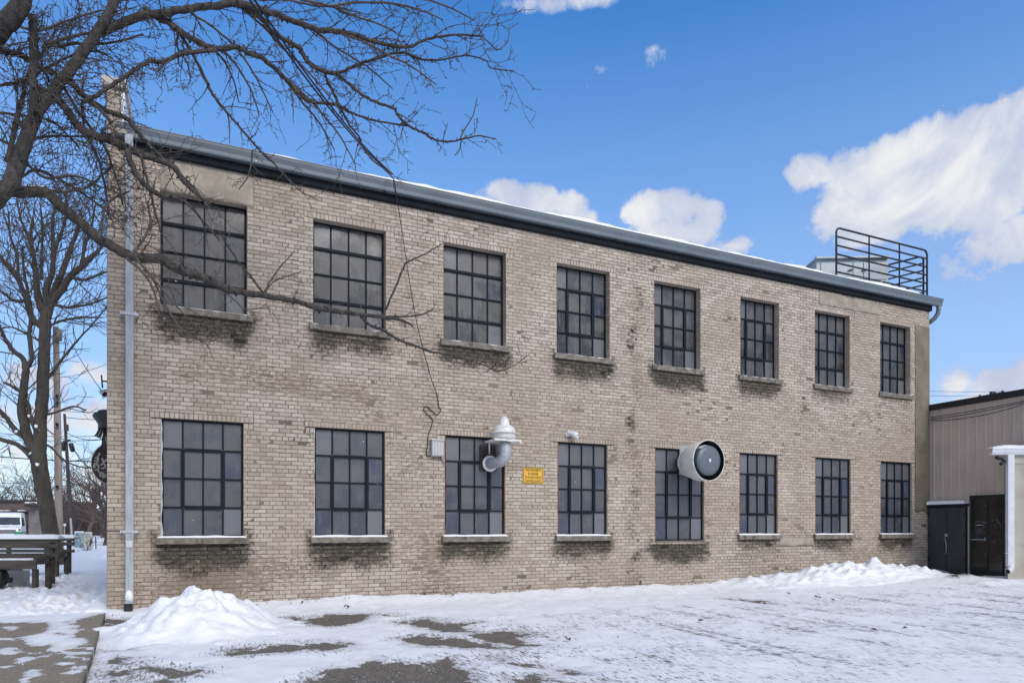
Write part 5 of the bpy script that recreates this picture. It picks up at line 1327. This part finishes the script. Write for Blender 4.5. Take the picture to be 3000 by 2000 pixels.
LA(L2, 8.8, 10.6, 2.1, (.18,.55), 2, dict(oA, br=.34, dm=1.15), .10)
LA([(1057,927,8),(1085,953,8),(1122,967,8),(1169,995,8),(1230,1018,7),(1272,1032,6),(1342,1046,5),(1389,1060,5),(1431,1074,4),(1459,1088,4),(1506,1070,3),(1552,1037,2)], 10.4, 11.2, 2.6, (.15,.45), 1, oT)
LA([(1129,908,7),(1155,850,6),(1174,803,5.5),(1192,770,5),(1248,742,4),(1295,714,2.5)], 10.5, 10.6, 3.2, (.15,.5), 1, oU, .3)
LA([(1127,927,6),(1225,924,5),(1267,906,4)], 10.5, 10.6, 8, (.1,.3), 1, oU)
LA([(776,856,6),(790,826,5),(823,780,4),(865,733,2.5)], 10.1, 10.1, 3, (.15,.5), 0, oU, thick=False)
LA([(778,856,5),(800,826,4),(840,810,3.5),(885,795,2.5)], 10.1, 10.2, 3, (.15,.4), 0, oU, thick=False)
LA([(770,858,7),(735,810,6.5),(700,770,6),(668,720,5),(640,680,4)], 10.1, 9.9, 3, (.15,.4), 1, oU)
LA([(640,840,5),(690,880,4.5),(720,905,4),(780,900,3)], 9.9, 10.0, 4, (.15,.35), 1, oT, thick=False)
L3 = [(105,255,24),(161,283,22),(199,325,22),(222,360,21),(249,387,21),(291,402,22),(318,409,24),(364,429,22),(413,452,20),(459,467,18),(505,486,17),(536,528,13),(574,566,9),(610,600,6)]
oC = dict(oA, dm=1.5, br=.45)
LA(L3, 8.8, 9.6, 3.6, (.2,.55), 2, oC, .05)
LA([(195,225,17),(215,250,16),(240,275,15),(300,320,14),(364,344,13),(402,383,13),(440,432,12),(478,463,10),(540,520,7),(600,590,4)], 8.9, 9.6, 3.6, (.2,.55), 2, oC)
LA([(371,440,18),(390,494,16),(421,536,15),(452,563,14),(482,574,13),(540,590,9),(590,640,6),(640,700,5)], 9.1, 9.7, 3.4, (.2,.55), 2, oC)
LA([(95,50,24),(99,153,22),(96,249,20),(99,306,22),(108,345,24)], 8.6, 8.8, 6.0, (.3,.8), 2, oA)
LA([(-30,140,17),(57,160,18),(92,180,16),(153,214,14),(200,240,12),(270,300,10),(330,360,8)], 8.7, 9.0, 3.6, (.3,.7), 2, oA)
LA([(20,480,16),(38,400,14),(60,300,13),(85,215,10),(140,130,8),(180,60,6)], 8.9, 9.3, 5, (.3,.8), 2, oA)
for k, pts in enumerate(([(134,130,9),(220,105,8),(300,90,7),(390,60,5)],[(120,140,9),(220,130,8),(330,125,7),(420,100,5)],[(70,470,9),(130,520,8),(220,515,7),(300,550,5)],[(-20,400,9),(60,430,8),(130,400,7),(250,400,6),(310,395,4)],
        [(60,520,8),(110,500,8),(200,540,7),(290,600,6),(350,650,4)],[(240,300,9),(250,380,8),(290,470,7),(310,560,6),(320,640,4)],[(180,240,8),(230,330,8),(300,420,7),(340,520,6),(360,600,4)],[(-20,250,8),(60,240,8),(150,190,7),(260,150,6),(330,170,4)],
        [(20,60,8),(110,90,8),(200,60,7),(300,30,5)],[(-20,330,8),(80,340,7),(160,360,6),(230,430,5)],[(130,560,9),(200,560,8),(270,540,7),(330,480,5)],[(410,452,9),(430,520,8),(450,600,7),(470,680,5)],[(290,700,8),(300,640,7),(320,590,6),(380,560,4)],[(380,750,9),(420,700,8),(440,650,7),(430,590,5)],
        [(370,755,8),(420,800,7),(450,850,6),(470,930,4)],[(400,758,7),(470,840,6),(520,900,5),(580,960,3)],[(440,800,6),(520,950,5),(600,1000,4),(650,985,3)])):
    LA(pts, 8.9+.07*(k % 6), 9.2+.1*(k % 7), (3.6 if pts[-1][0] > 230 else 5.0) if pts[-1][0] < 400 else 3.0, (.25,.6), 2, oA if pts[-1][0] < 400 else oC, thick=False)
tr.rough(.006, 14)
tr.build('trunk', M['bark'], ta); fi.build('twig_crown', M['twig'], ta)
m = MB(); p, r = trace(L2, 8.8, 10.6); e = 0
for i in range(0, 26):
    h_ = .016+.012*noise.noise(Vector((i*.5, 2, 2)))
    for s_ in (-1, -.5, 0, .5, 1):
        a = s_*.75; m.v.append(tuple(p[i]+Vector((0,0,1))*(r[i]*math.cos(a)+h_*(1-abs(s_))+.001)-cf*(r[i]*math.sin(a)*-1)))
for i in range(25):
    for k in range(4): m.face((i*5+k, i*5+k+1, i*5+k+6, i*5+k+5), 0, True)
m.build('limb_snow', M['snow'], ta)
# second tree: leaning trunk behind the benches
TBD = 26.0
tb_ = empty('bare_tree', tuple(P(160, 1660, TBD).xy)+(0,), 'leaning dark bare tree with fan of upright limbs behind the benches', 'tree')
rng = random.Random(31); tr, fi = MB(), MB()
oB = dict(seg=.26, zig=.12, wig=.10, trop=.035, rmin=.0095, sc=2.5, knob=.16, br=.62, dm=2.6, ang=(20, 55), ratio=(.45, .74), r0=(.017, .03))
def LB(pts, dens, lr, lev, o=oB, start=0.0, t0=TBD, t1=TBD): LA(pts, t0, t1, dens, lr, lev, o, start, thick=True)
LB([(174,1690,68),(165,1640,55),(156,1600,47),(148,1558,43),(137,1490,41),(124,1415,42),(114,1350,42),(116,1300,36),(119,1230,33),(125,1150,32),(128,1060,31),(131,1000,30),(133,940,29),(134,915,27)], .15, (1,2), 2, start=.55)
LB([(112,1352,40),(98,1310,32),(83,1285,29),(72,1245,26),(64,1200,23),(68,1150,21),(73,1110,20),(75,1076,19),(66,1050,14),(32,1019,12),(5,970,10),(-20,930,8),(-50,880,6)], 1.0, (.9,2.0), 2, start=.3)
LB([(75,1080,14),(92,1052,13),(86,980,12),(93,920,11),(82,860,9),(70,790,7),(66,720,5)], 1.3, (.8,1.9), 2)
LB([(130,925,22),(115,880,20),(107,840,18),(105,800,16),(100,765,14),(95,735,12),(90,690,9),(96,640,6)], 1.5, (.9,2.1), 2)
LB([(134,925,20),(135,880,18),(136,848,17),(153,800,15),(156,755,13),(156,707,11),(153,653,8),(160,600,5)], 1.5, (.9,2.1), 2)
LB([(136,925,22),(145,890,20),(159,851,18),(179,803,16),(198,755,14),(210,717,12),(226,679,9),(236,620,6)], 1.5, (.9,2.1), 2)
LB([(138,930,24),(152,886,22),(179,851,20),(204,812,18),(236,784,16),(268,755,13),(297,723,9),(330,680,6)], 1.5, (.9,2.1), 2)
LB([(130,960,20),(112,948,18),(94,930,17),(77,879,15),(54,821,13),(26,783,11),(0,748,9),(-30,700,7)], 1.5, (.9,2.1), 2)
LB([(116,1330,20),(95,1300,17),(48,1262,14),(20,1225,13),(0,1205,12),(-40,1170,9)], 1.0, (.8,1.8), 2)
LB([(100,1345,17),(70,1315,15),(45,1300,14),(0,1285,12),(-50,1260,9)], .8, (.7,1.5), 2)
LB([(112,1270,16),(90,1225,13),(80,1180,11),(50,1140,9),(10,1120,7)], 1.0, (.7,1.5), 2)
LB([(128,1110,9),(150,1095,8),(180,1055,7),(225,1000,5.5),(270,950,4),(313,900,2.5)], 1.2, (.6,1.4), 1)
LB([(128,1215,7),(170,1205,6),(215,1190,5),(250,1200,4)], 1.0, (.4,1.0), 1)
LB([(127,1300,7),(150,1310,6),(185,1345,5),(230,1365,4),(270,1372,3)], .8, (.4,1.0), 1)
for k, pts in enumerate(([(100,765,9),(85,700,8),(60,640,6),(50,580,4)],[(156,740,9),(180,680,8),(195,620,6),(190,560,4)],[(205,810,9),(250,820,8),(300,800,6),(330,790,4)],[(150,890,9),(200,900,8),(260,890,6),(320,870,4)],[(77,879,9),(40,880,8),(0,850,6),(-30,830,4)],
    [(236,784,8),(250,720,7),(270,660,6),(280,600,4)],[(54,821,8),(50,750,7),(30,690,6),(25,620,4)],[(131,960,8),(180,940,7),(240,930,6),(300,930,4)],[(125,1000,7),(80,980,6),(40,960,5),(0,960,3)],[(120,820,8),(122,740,7),(125,670,6),(118,600,4)])):
    LB(pts, 1.7, (.8,1.7), 2)
tr.rough(.02, 5); tr.build('trunk', M['barkfar'], tb_); fi.build('twig_crown', M['twig'], tb_)
m = MB()
for x, y, w, h in ((85,1168+50,9,9),(104,1247,9,8),(110,1360,10,10),(46,1262,8,6),(88,1325,6,6)):
    q = P(x, y, TBD-.45); s_ = TBD/F; m.lathe([(0,h*.5*s_),(w*.35*s_,h*.35*s_),(w*.5*s_,0),(w*.35*s_,-h*.5*s_),(0,-h*.55*s_)], q, (.2,0,1), 8)
m.rough(.07, 7); m.build('fork_snow', M['snow'], tb_)
# far bare trees, each its own
def far_tree(label, px, ybase, t, h, spread, mat, seed, lev=3, trunks=1, lean=0.0, r0=None, low=.25, group='bare trees in the distance'):
    rg = random.Random(seed); q = P(px, ybase, t); q.z = min(q.z, 0)-.1; root = empty('bare_tree', (q.x, q.y, 0), label, 'tree', group)
    a, b_ = MB(), MB(); rt_ = r0 or h*.022
    o = dict(seg=h*.05, zig=.10, wig=.11, trop=.04, rmin=.42/F*t, sc=5, knob=0, br=.55, ang=(22, 60), ratio=(.45, .70), r0=(1, 1))
    for k in range(trunks):
        pts = []; n = 8; d = Vector((cr.x*lean, cr.y*lean, 1))
        p = q.copy(); hh = h*.5
        for i in range(n+1): pts.append(p.copy()); d = (d+Vector((rg.gauss(0,.07), rg.gauss(0,.07), .02))).normalized(); p = p+d*hh/n
        rr = [rt_*(1-.55*i/n) for i in range(n+1)]; a.tube(pts, rr, 8, 0, False)
        for i in range(int(n*low)+1, n+1):
            for _ in range(3 if i < n else 5):
                an = rg.uniform(0, 6.28); el = rg.uniform(.25, 1.1)
                c = Vector((math.cos(an)*math.cos(el), math.sin(an)*math.cos(el), math.sin(el)))
                grow(b_, pts[i].copy(), c, h*spread*rg.uniform(.6, 1.1)*(1 if i < n else 1.2), rr[i]*.6, lev-1, rg, o)
    a.build('trunk', mat, root); b_.build('twig_crown', mat, root)
far = [('sparse bare tree directly above the low brown building', 55, 1560, 118, 12.5, .38, 51), ('broad bare tree above the left end of the low brown building', -20, 1560, 122, 12, .4, 52), ('bare tree seen just left of the pale wooden pole', 145, 1560, 120, 13.5, .36, 53),
       ('slim bare tree seen in the gap between the two poles', 185, 1562, 95, 11.0, .36, 54), ('tall reddish bare tree beyond the cabinets', 255, 1566, 88, 12.5, .40, 55), ('reddish bare tree touching the building corner', 300, 1570, 76, 11.5, .40, 56), ('small bare tree right behind the short dark pole', 225, 1566, 92, 9.5, .42, 57)]
for lab, px, yb, t, h, sp, sd in far: far_tree(lab, px, yb, t, h, sp, M['brush'], sd)
far_tree('low spreading dark tree in the snow beside the building corner', 303, 1612, 44, 4.6, .34, M['twig'], 61, 3, 1, .35, .16, .3)
far_tree('thick dark trunk tree half hidden by the building corner', 316, 1606, 48, 7.5, .32, M['twig'], 62, 3, 1, .0, .30, .4)
far_tree('tiny leafless sapling in front of the beige cabinet', 253, 1622, 38, 1.6, .30, M['twig'], 63, 2, 1, .1, .035, .1)
# far thicket along the road: one mass of brushwood
m = MB(); rg = random.Random(77)
for k in range(2600):
    px = rg.uniform(-80, 420); t = rg.uniform(100, 140); q = P(px, 1560, t); q.z = -.2
    h = rg.uniform(2.0, 5.2)*(1.15 if px > 200 else .8); d = Vector((rg.gauss(0,.35), rg.gauss(0,.35), 1)).normalized(); s_ = .075
    p1 = q+d*h*.5; p2 = p1+(d+Vector((rg.gauss(0,.35), rg.gauss(0,.35), .2))).normalized()*h*.5
    m.tube([q, p1, p2], [s_, s_*.7, .03], 3, 0, False)
    for _ in range(2): m.tube([p1, p1+Vector((rg.gauss(0,1), rg.gauss(0,1), rg.uniform(.3,1.3)))*rg.uniform(.4, 1.0)], [.05, .025], 3, 0, False)
o = m.build('thicket', M['brush']); tag(o, kind='stuff')
m = MB()
for k in range(44):
    a = P(-100+k*13, 1560, 150); hh = 5.0+2.2*noise.noise(Vector((k*.33, 1, 1)))
    m.v += [(a.x, a.y, -.3), (a.x, a.y, hh), (a.x*1.08, a.y*1.08, hh+1), (a.x*1.08, a.y*1.08, -.3)]
for k in range(43):
    for r in range(3): m.face((k*4+r, k*4+r+1, k*4+r+5, k*4+r+4))
o = m.build('wooded_hill', M['brush']); tag(o, kind='structure')
# litter and falling snow
m = MB(); rg = random.Random(5)
def bit(q, s_): 
    an = rg.uniform(0, 3.14); d = Vector((math.cos(an), math.sin(an), rg.uniform(0, .5))); e = Vector((-math.sin(an), math.cos(an), rg.uniform(0, .6)))
    q = q+Vector((0,0,.006)); m.poly([q-d*s_, q+e*s_*.45+Vector((0,0,s_*.2)), q+d*s_*.9, q-e*s_*.4]); m.poly([q-d*s_*.5+Vector((0,0,s_*.3)), q+e*s_*.3, q+d*s_*.7+Vector((0,0,s_*.35))])
for k in range(420):
    x, y = rg.uniform(2.5, 17), rg.uniform(4.8, 11.2)
    if fbm(np.array([x*.9]), np.array([y*.5]), 3, 31)[0] < .5: continue
    bit(Vector((x, y, float(ground_z(np.array([x]), np.array([y]))[0])+.02)), rg.uniform(.006, .022))
for px, py, s_ in ((2390,1743,.055),(2400,1745,.05),(2240,1761,.05),(2310,1735,.06),(2440,1752,.045),(2050,1809,.05),(2055,1810,.04),(1662,1863,.05),(1145,1750,.05),(1012,1770,.04),(1020,1772,.05),(690,1768,.06),(700,1769,.05),(575,1845,.02),(540,1850,.02),(548,1852,.02),(690,1812,.03),(2560,1836,.06),(2650,1830,.05)):
    q = PZ(px, py, .06); q.z = float(ground_z(np.array([q.x]), np.array([q.y]))[0])+.02; bit(q, s_); bit(q+Vector((.04, .01, 0)), s_*.7)
for k in range(26):
    x = rg.uniform(.6, 1.9) if k < 14 else rg.uniform(-.9, 9); y = 12.75-rg.uniform(0, .25); bit(Vector((x, y, float(ground_z(np.array([x]), np.array([y]))[0])+.03)), rg.uniform(.015, .04))
o = m.build('leaf_litter', M['debris']); tag(o, kind='stuff')
m = MB()
for k in range(110):
    q = P(rg.uniform(0, 3000), rg.uniform(250, 1990), rg.uniform(3.2, 11.0)); 
    if q.z < .1: continue
    s_ = rg.uniform(.0018, .0042); b0 = len(m.v); st = Vector((rg.gauss(0,.6), rg.gauss(0,.3), -1)).normalized()*s_*rg.uniform(1, 2)
    m.v += [tuple(q+v) for v in (st, -st, Vector((s_,0,0)), Vector((-s_,0,0)), Vector((0,s_,0)), Vector((0,-s_,0)))]
    for a, b__, c in ((0,2,4),(0,4,3),(0,3,5),(0,5,2),(1,4,2),(1,3,4),(1,5,3),(1,2,5)): m.face((b0+a, b0+b__, b0+c))
o = m.build('falling_snow', M['snow']); tag(o, kind='stuff')
# ================================================================ sky, sun, camera
SUN_EL, SUN_AZ = 37.0, 170       # azimuth clockwise from +y: behind the camera's right shoulder
w = bpy.data.worlds.new('World'); SC.world = w; w.use_nodes = True
nt = NT(w.node_tree); out = nt.n['World Output']; bg = nt.n['Background']
sky = nt.node('ShaderNodeTexSky'); sky.sky_type = 'NISHITA'; sky.sun_disc = False
sky.sun_elevation = math.radians(SUN_EL); sky.sun_rotation = math.radians(SUN_AZ); sky.altitude = 300; sky.air_density = 1.0; sky.dust_density = .4; sky.ozone_density = 3.0
hs_ = nt.node('ShaderNodeHueSaturation'); hs_.inputs['Saturation'].default_value = SKY_SAT; hs_.inputs['Hue'].default_value = SKY_HUE; hs_.inputs['Value'].default_value = 1.0
nt.l.new(sky.outputs[0], hs_.inputs['Color']); nt.l.new(hs_.outputs[0], bg.inputs[0]); bg.inputs[1].default_value = SKY_STR
dirv = nt.node('ShaderNodeTexCoord').outputs['Generated']
sp = nt.node('ShaderNodeSeparateXYZ'); nt.l.new(dirv, sp.inputs[0])
az = nt.math('ARCTAN2', sp.outputs[0], sp.outputs[1]); el = nt.math('ARCSINE', sp.outputs[2])
nA = nt.noise(dirv, 10, 9, .62, .35); nB = nt.noise(dirv, 34, 9, .68, .3); nC = nt.noise(dirv, 4.2, 5, .55)
def azel(px, py):
    r = ray(px, py); return math.atan2(r[0], r[1]), math.atan2(r[2], math.hypot(r[0], r[1]))
BL = [(1480,578,105,66,1),(1570,592,100,64,1),(1655,606,82,58,1),(1395,595,85,36,.9),(1715,650,50,50,.9),(1560,680,260,70,.95),
      (1895,618,80,66,1),(1990,618,98,80,1),(2070,645,68,76,1),(1980,690,170,75,1),(2120,730,110,50,.8),(1890,700,90,60,.9),
      (2380,500,100,75,1),(2485,500,135,90,1.05),(2610,475,130,100,1.1),(2720,440,125,105,1.1),(2850,395,130,100,1.1),(2965,365,120,110,1.1),(2600,590,300,140,1.2),(2850,540,280,180,1.3),(2960,690,270,110,.95),(2560,670,230,75,.9),(2870,760,280,95,.72),(2700,705,220,65,.7),(2930,860,150,50,.5),(3200,500,260,220,1.2),(3250,800,250,140,.9),
      (2800,1115,80,60,1),(2900,1130,120,65,1),(3010,1105,90,70,1),(2880,1200,260,80,.95),(3150,1150,200,120,1),
      (110,1120,220,75,.85),(270,1090,130,60,.9),(120,1230,330,80,.85),(320,1210,160,70,.9),(-60,1330,400,70,.9),(200,1400,400,90,.75),(-80,900,220,60,.55),(120,940,160,40,.5),
      (1920,160,46,66,.62),(1770,205,50,24,.46),(1640,8,210,38,.74),(480,118,70,46,.50),(745,268,70,30,.40)]
field = None; base_h = None
for px, py, rx, ry, wt in BL:
    a0, e0 = azel(px, py); a1 = azel(px+rx, py)[0]; e1 = azel(px, py-ry)[1]
    da = nt.math('DIVIDE', nt.math('SUBTRACT', az, a0), abs(a1-a0)); de = nt.math('DIVIDE', nt.math('SUBTRACT', el, e0), abs(e1-e0))
    q = nt.math('ADD', nt.math('MULTIPLY', da, da), nt.math('MULTIPLY', de, de))
    f_ = nt.math('MULTIPLY_ADD', q, -.55*wt, wt)
    field = f_ if field is None else nt.math('SMOOTH_MAX', field, f_, .12)
# clouds elsewhere in the sky, added out of view, thickened for neutral fill light
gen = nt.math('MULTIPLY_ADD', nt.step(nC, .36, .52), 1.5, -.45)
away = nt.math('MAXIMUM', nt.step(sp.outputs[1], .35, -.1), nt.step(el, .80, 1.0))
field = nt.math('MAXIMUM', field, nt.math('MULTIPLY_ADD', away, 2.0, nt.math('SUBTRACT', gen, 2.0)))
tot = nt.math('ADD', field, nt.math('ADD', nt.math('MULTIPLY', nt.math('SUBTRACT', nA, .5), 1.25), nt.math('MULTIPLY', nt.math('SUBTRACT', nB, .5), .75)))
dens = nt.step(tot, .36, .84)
horiz = nt.step(el, .86, .02, 0, .80)                           # pale air low over the horizon

shade = nt.step(nt.math('ADD', nt.math('MULTIPLY', tot, .5), nt.math('MULTIPLY', nt.math('SUBTRACT', nt.noise(dirv, 7, 6, .6, .6), .5), 3.0)), .05, 1.0)
ccol = nt.mix(shade, (.60,.67,.86), (1.0,1.0,1.0))
ccol = nt.mix(dens, (.55,.72,1.0), ccol)
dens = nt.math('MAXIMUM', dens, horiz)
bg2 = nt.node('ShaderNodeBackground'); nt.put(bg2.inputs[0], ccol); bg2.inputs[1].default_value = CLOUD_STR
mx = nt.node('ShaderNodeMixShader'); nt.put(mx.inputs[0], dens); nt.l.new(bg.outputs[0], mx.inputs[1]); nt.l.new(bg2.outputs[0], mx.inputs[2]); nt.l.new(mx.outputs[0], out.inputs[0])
ld = bpy.data.lights.new('sun', 'SUN'); ld.energy = SUN_STR; ld.angle = math.radians(SUN_ANG); ld.color = (1.0, .955, .90)
lo = bpy.data.objects.new('sun', ld); COL.objects.link(lo)
a_, e_ = math.radians(SUN_AZ), math.radians(SUN_EL)
tosun = Vector((math.sin(a_)*math.cos(e_), math.cos(a_)*math.cos(e_), math.sin(e_))); lo.rotation_euler = tosun.to_track_quat('Z', 'Y').to_euler()
cd = bpy.data.cameras.new('camera'); cd.lens = 24; cd.sensor_width = 36; cd.sensor_fit = 'HORIZONTAL'; cd.shift_y = (HY-1000)/3000; cd.clip_end = 3000; cd.clip_start = .05
co = bpy.data.objects.new('camera', cd); COL.objects.link(co); co.location = (0, 0, ZC); co.rotation_euler = (math.radians(90), 0, math.radians(-24.5)); SC.camera = co
SC.view_settings.view_transform = 'Standard'; SC.view_settings.look = 'None'; SC.view_settings.exposure = EXPO; SC.view_settings.gamma = 1.0; SC.view_settings.use_curve_mapping = False
SC.cycles.max_bounces = 5; SC.cycles.diffuse_bounces = 3; SC.cycles.glossy_bounces = 3
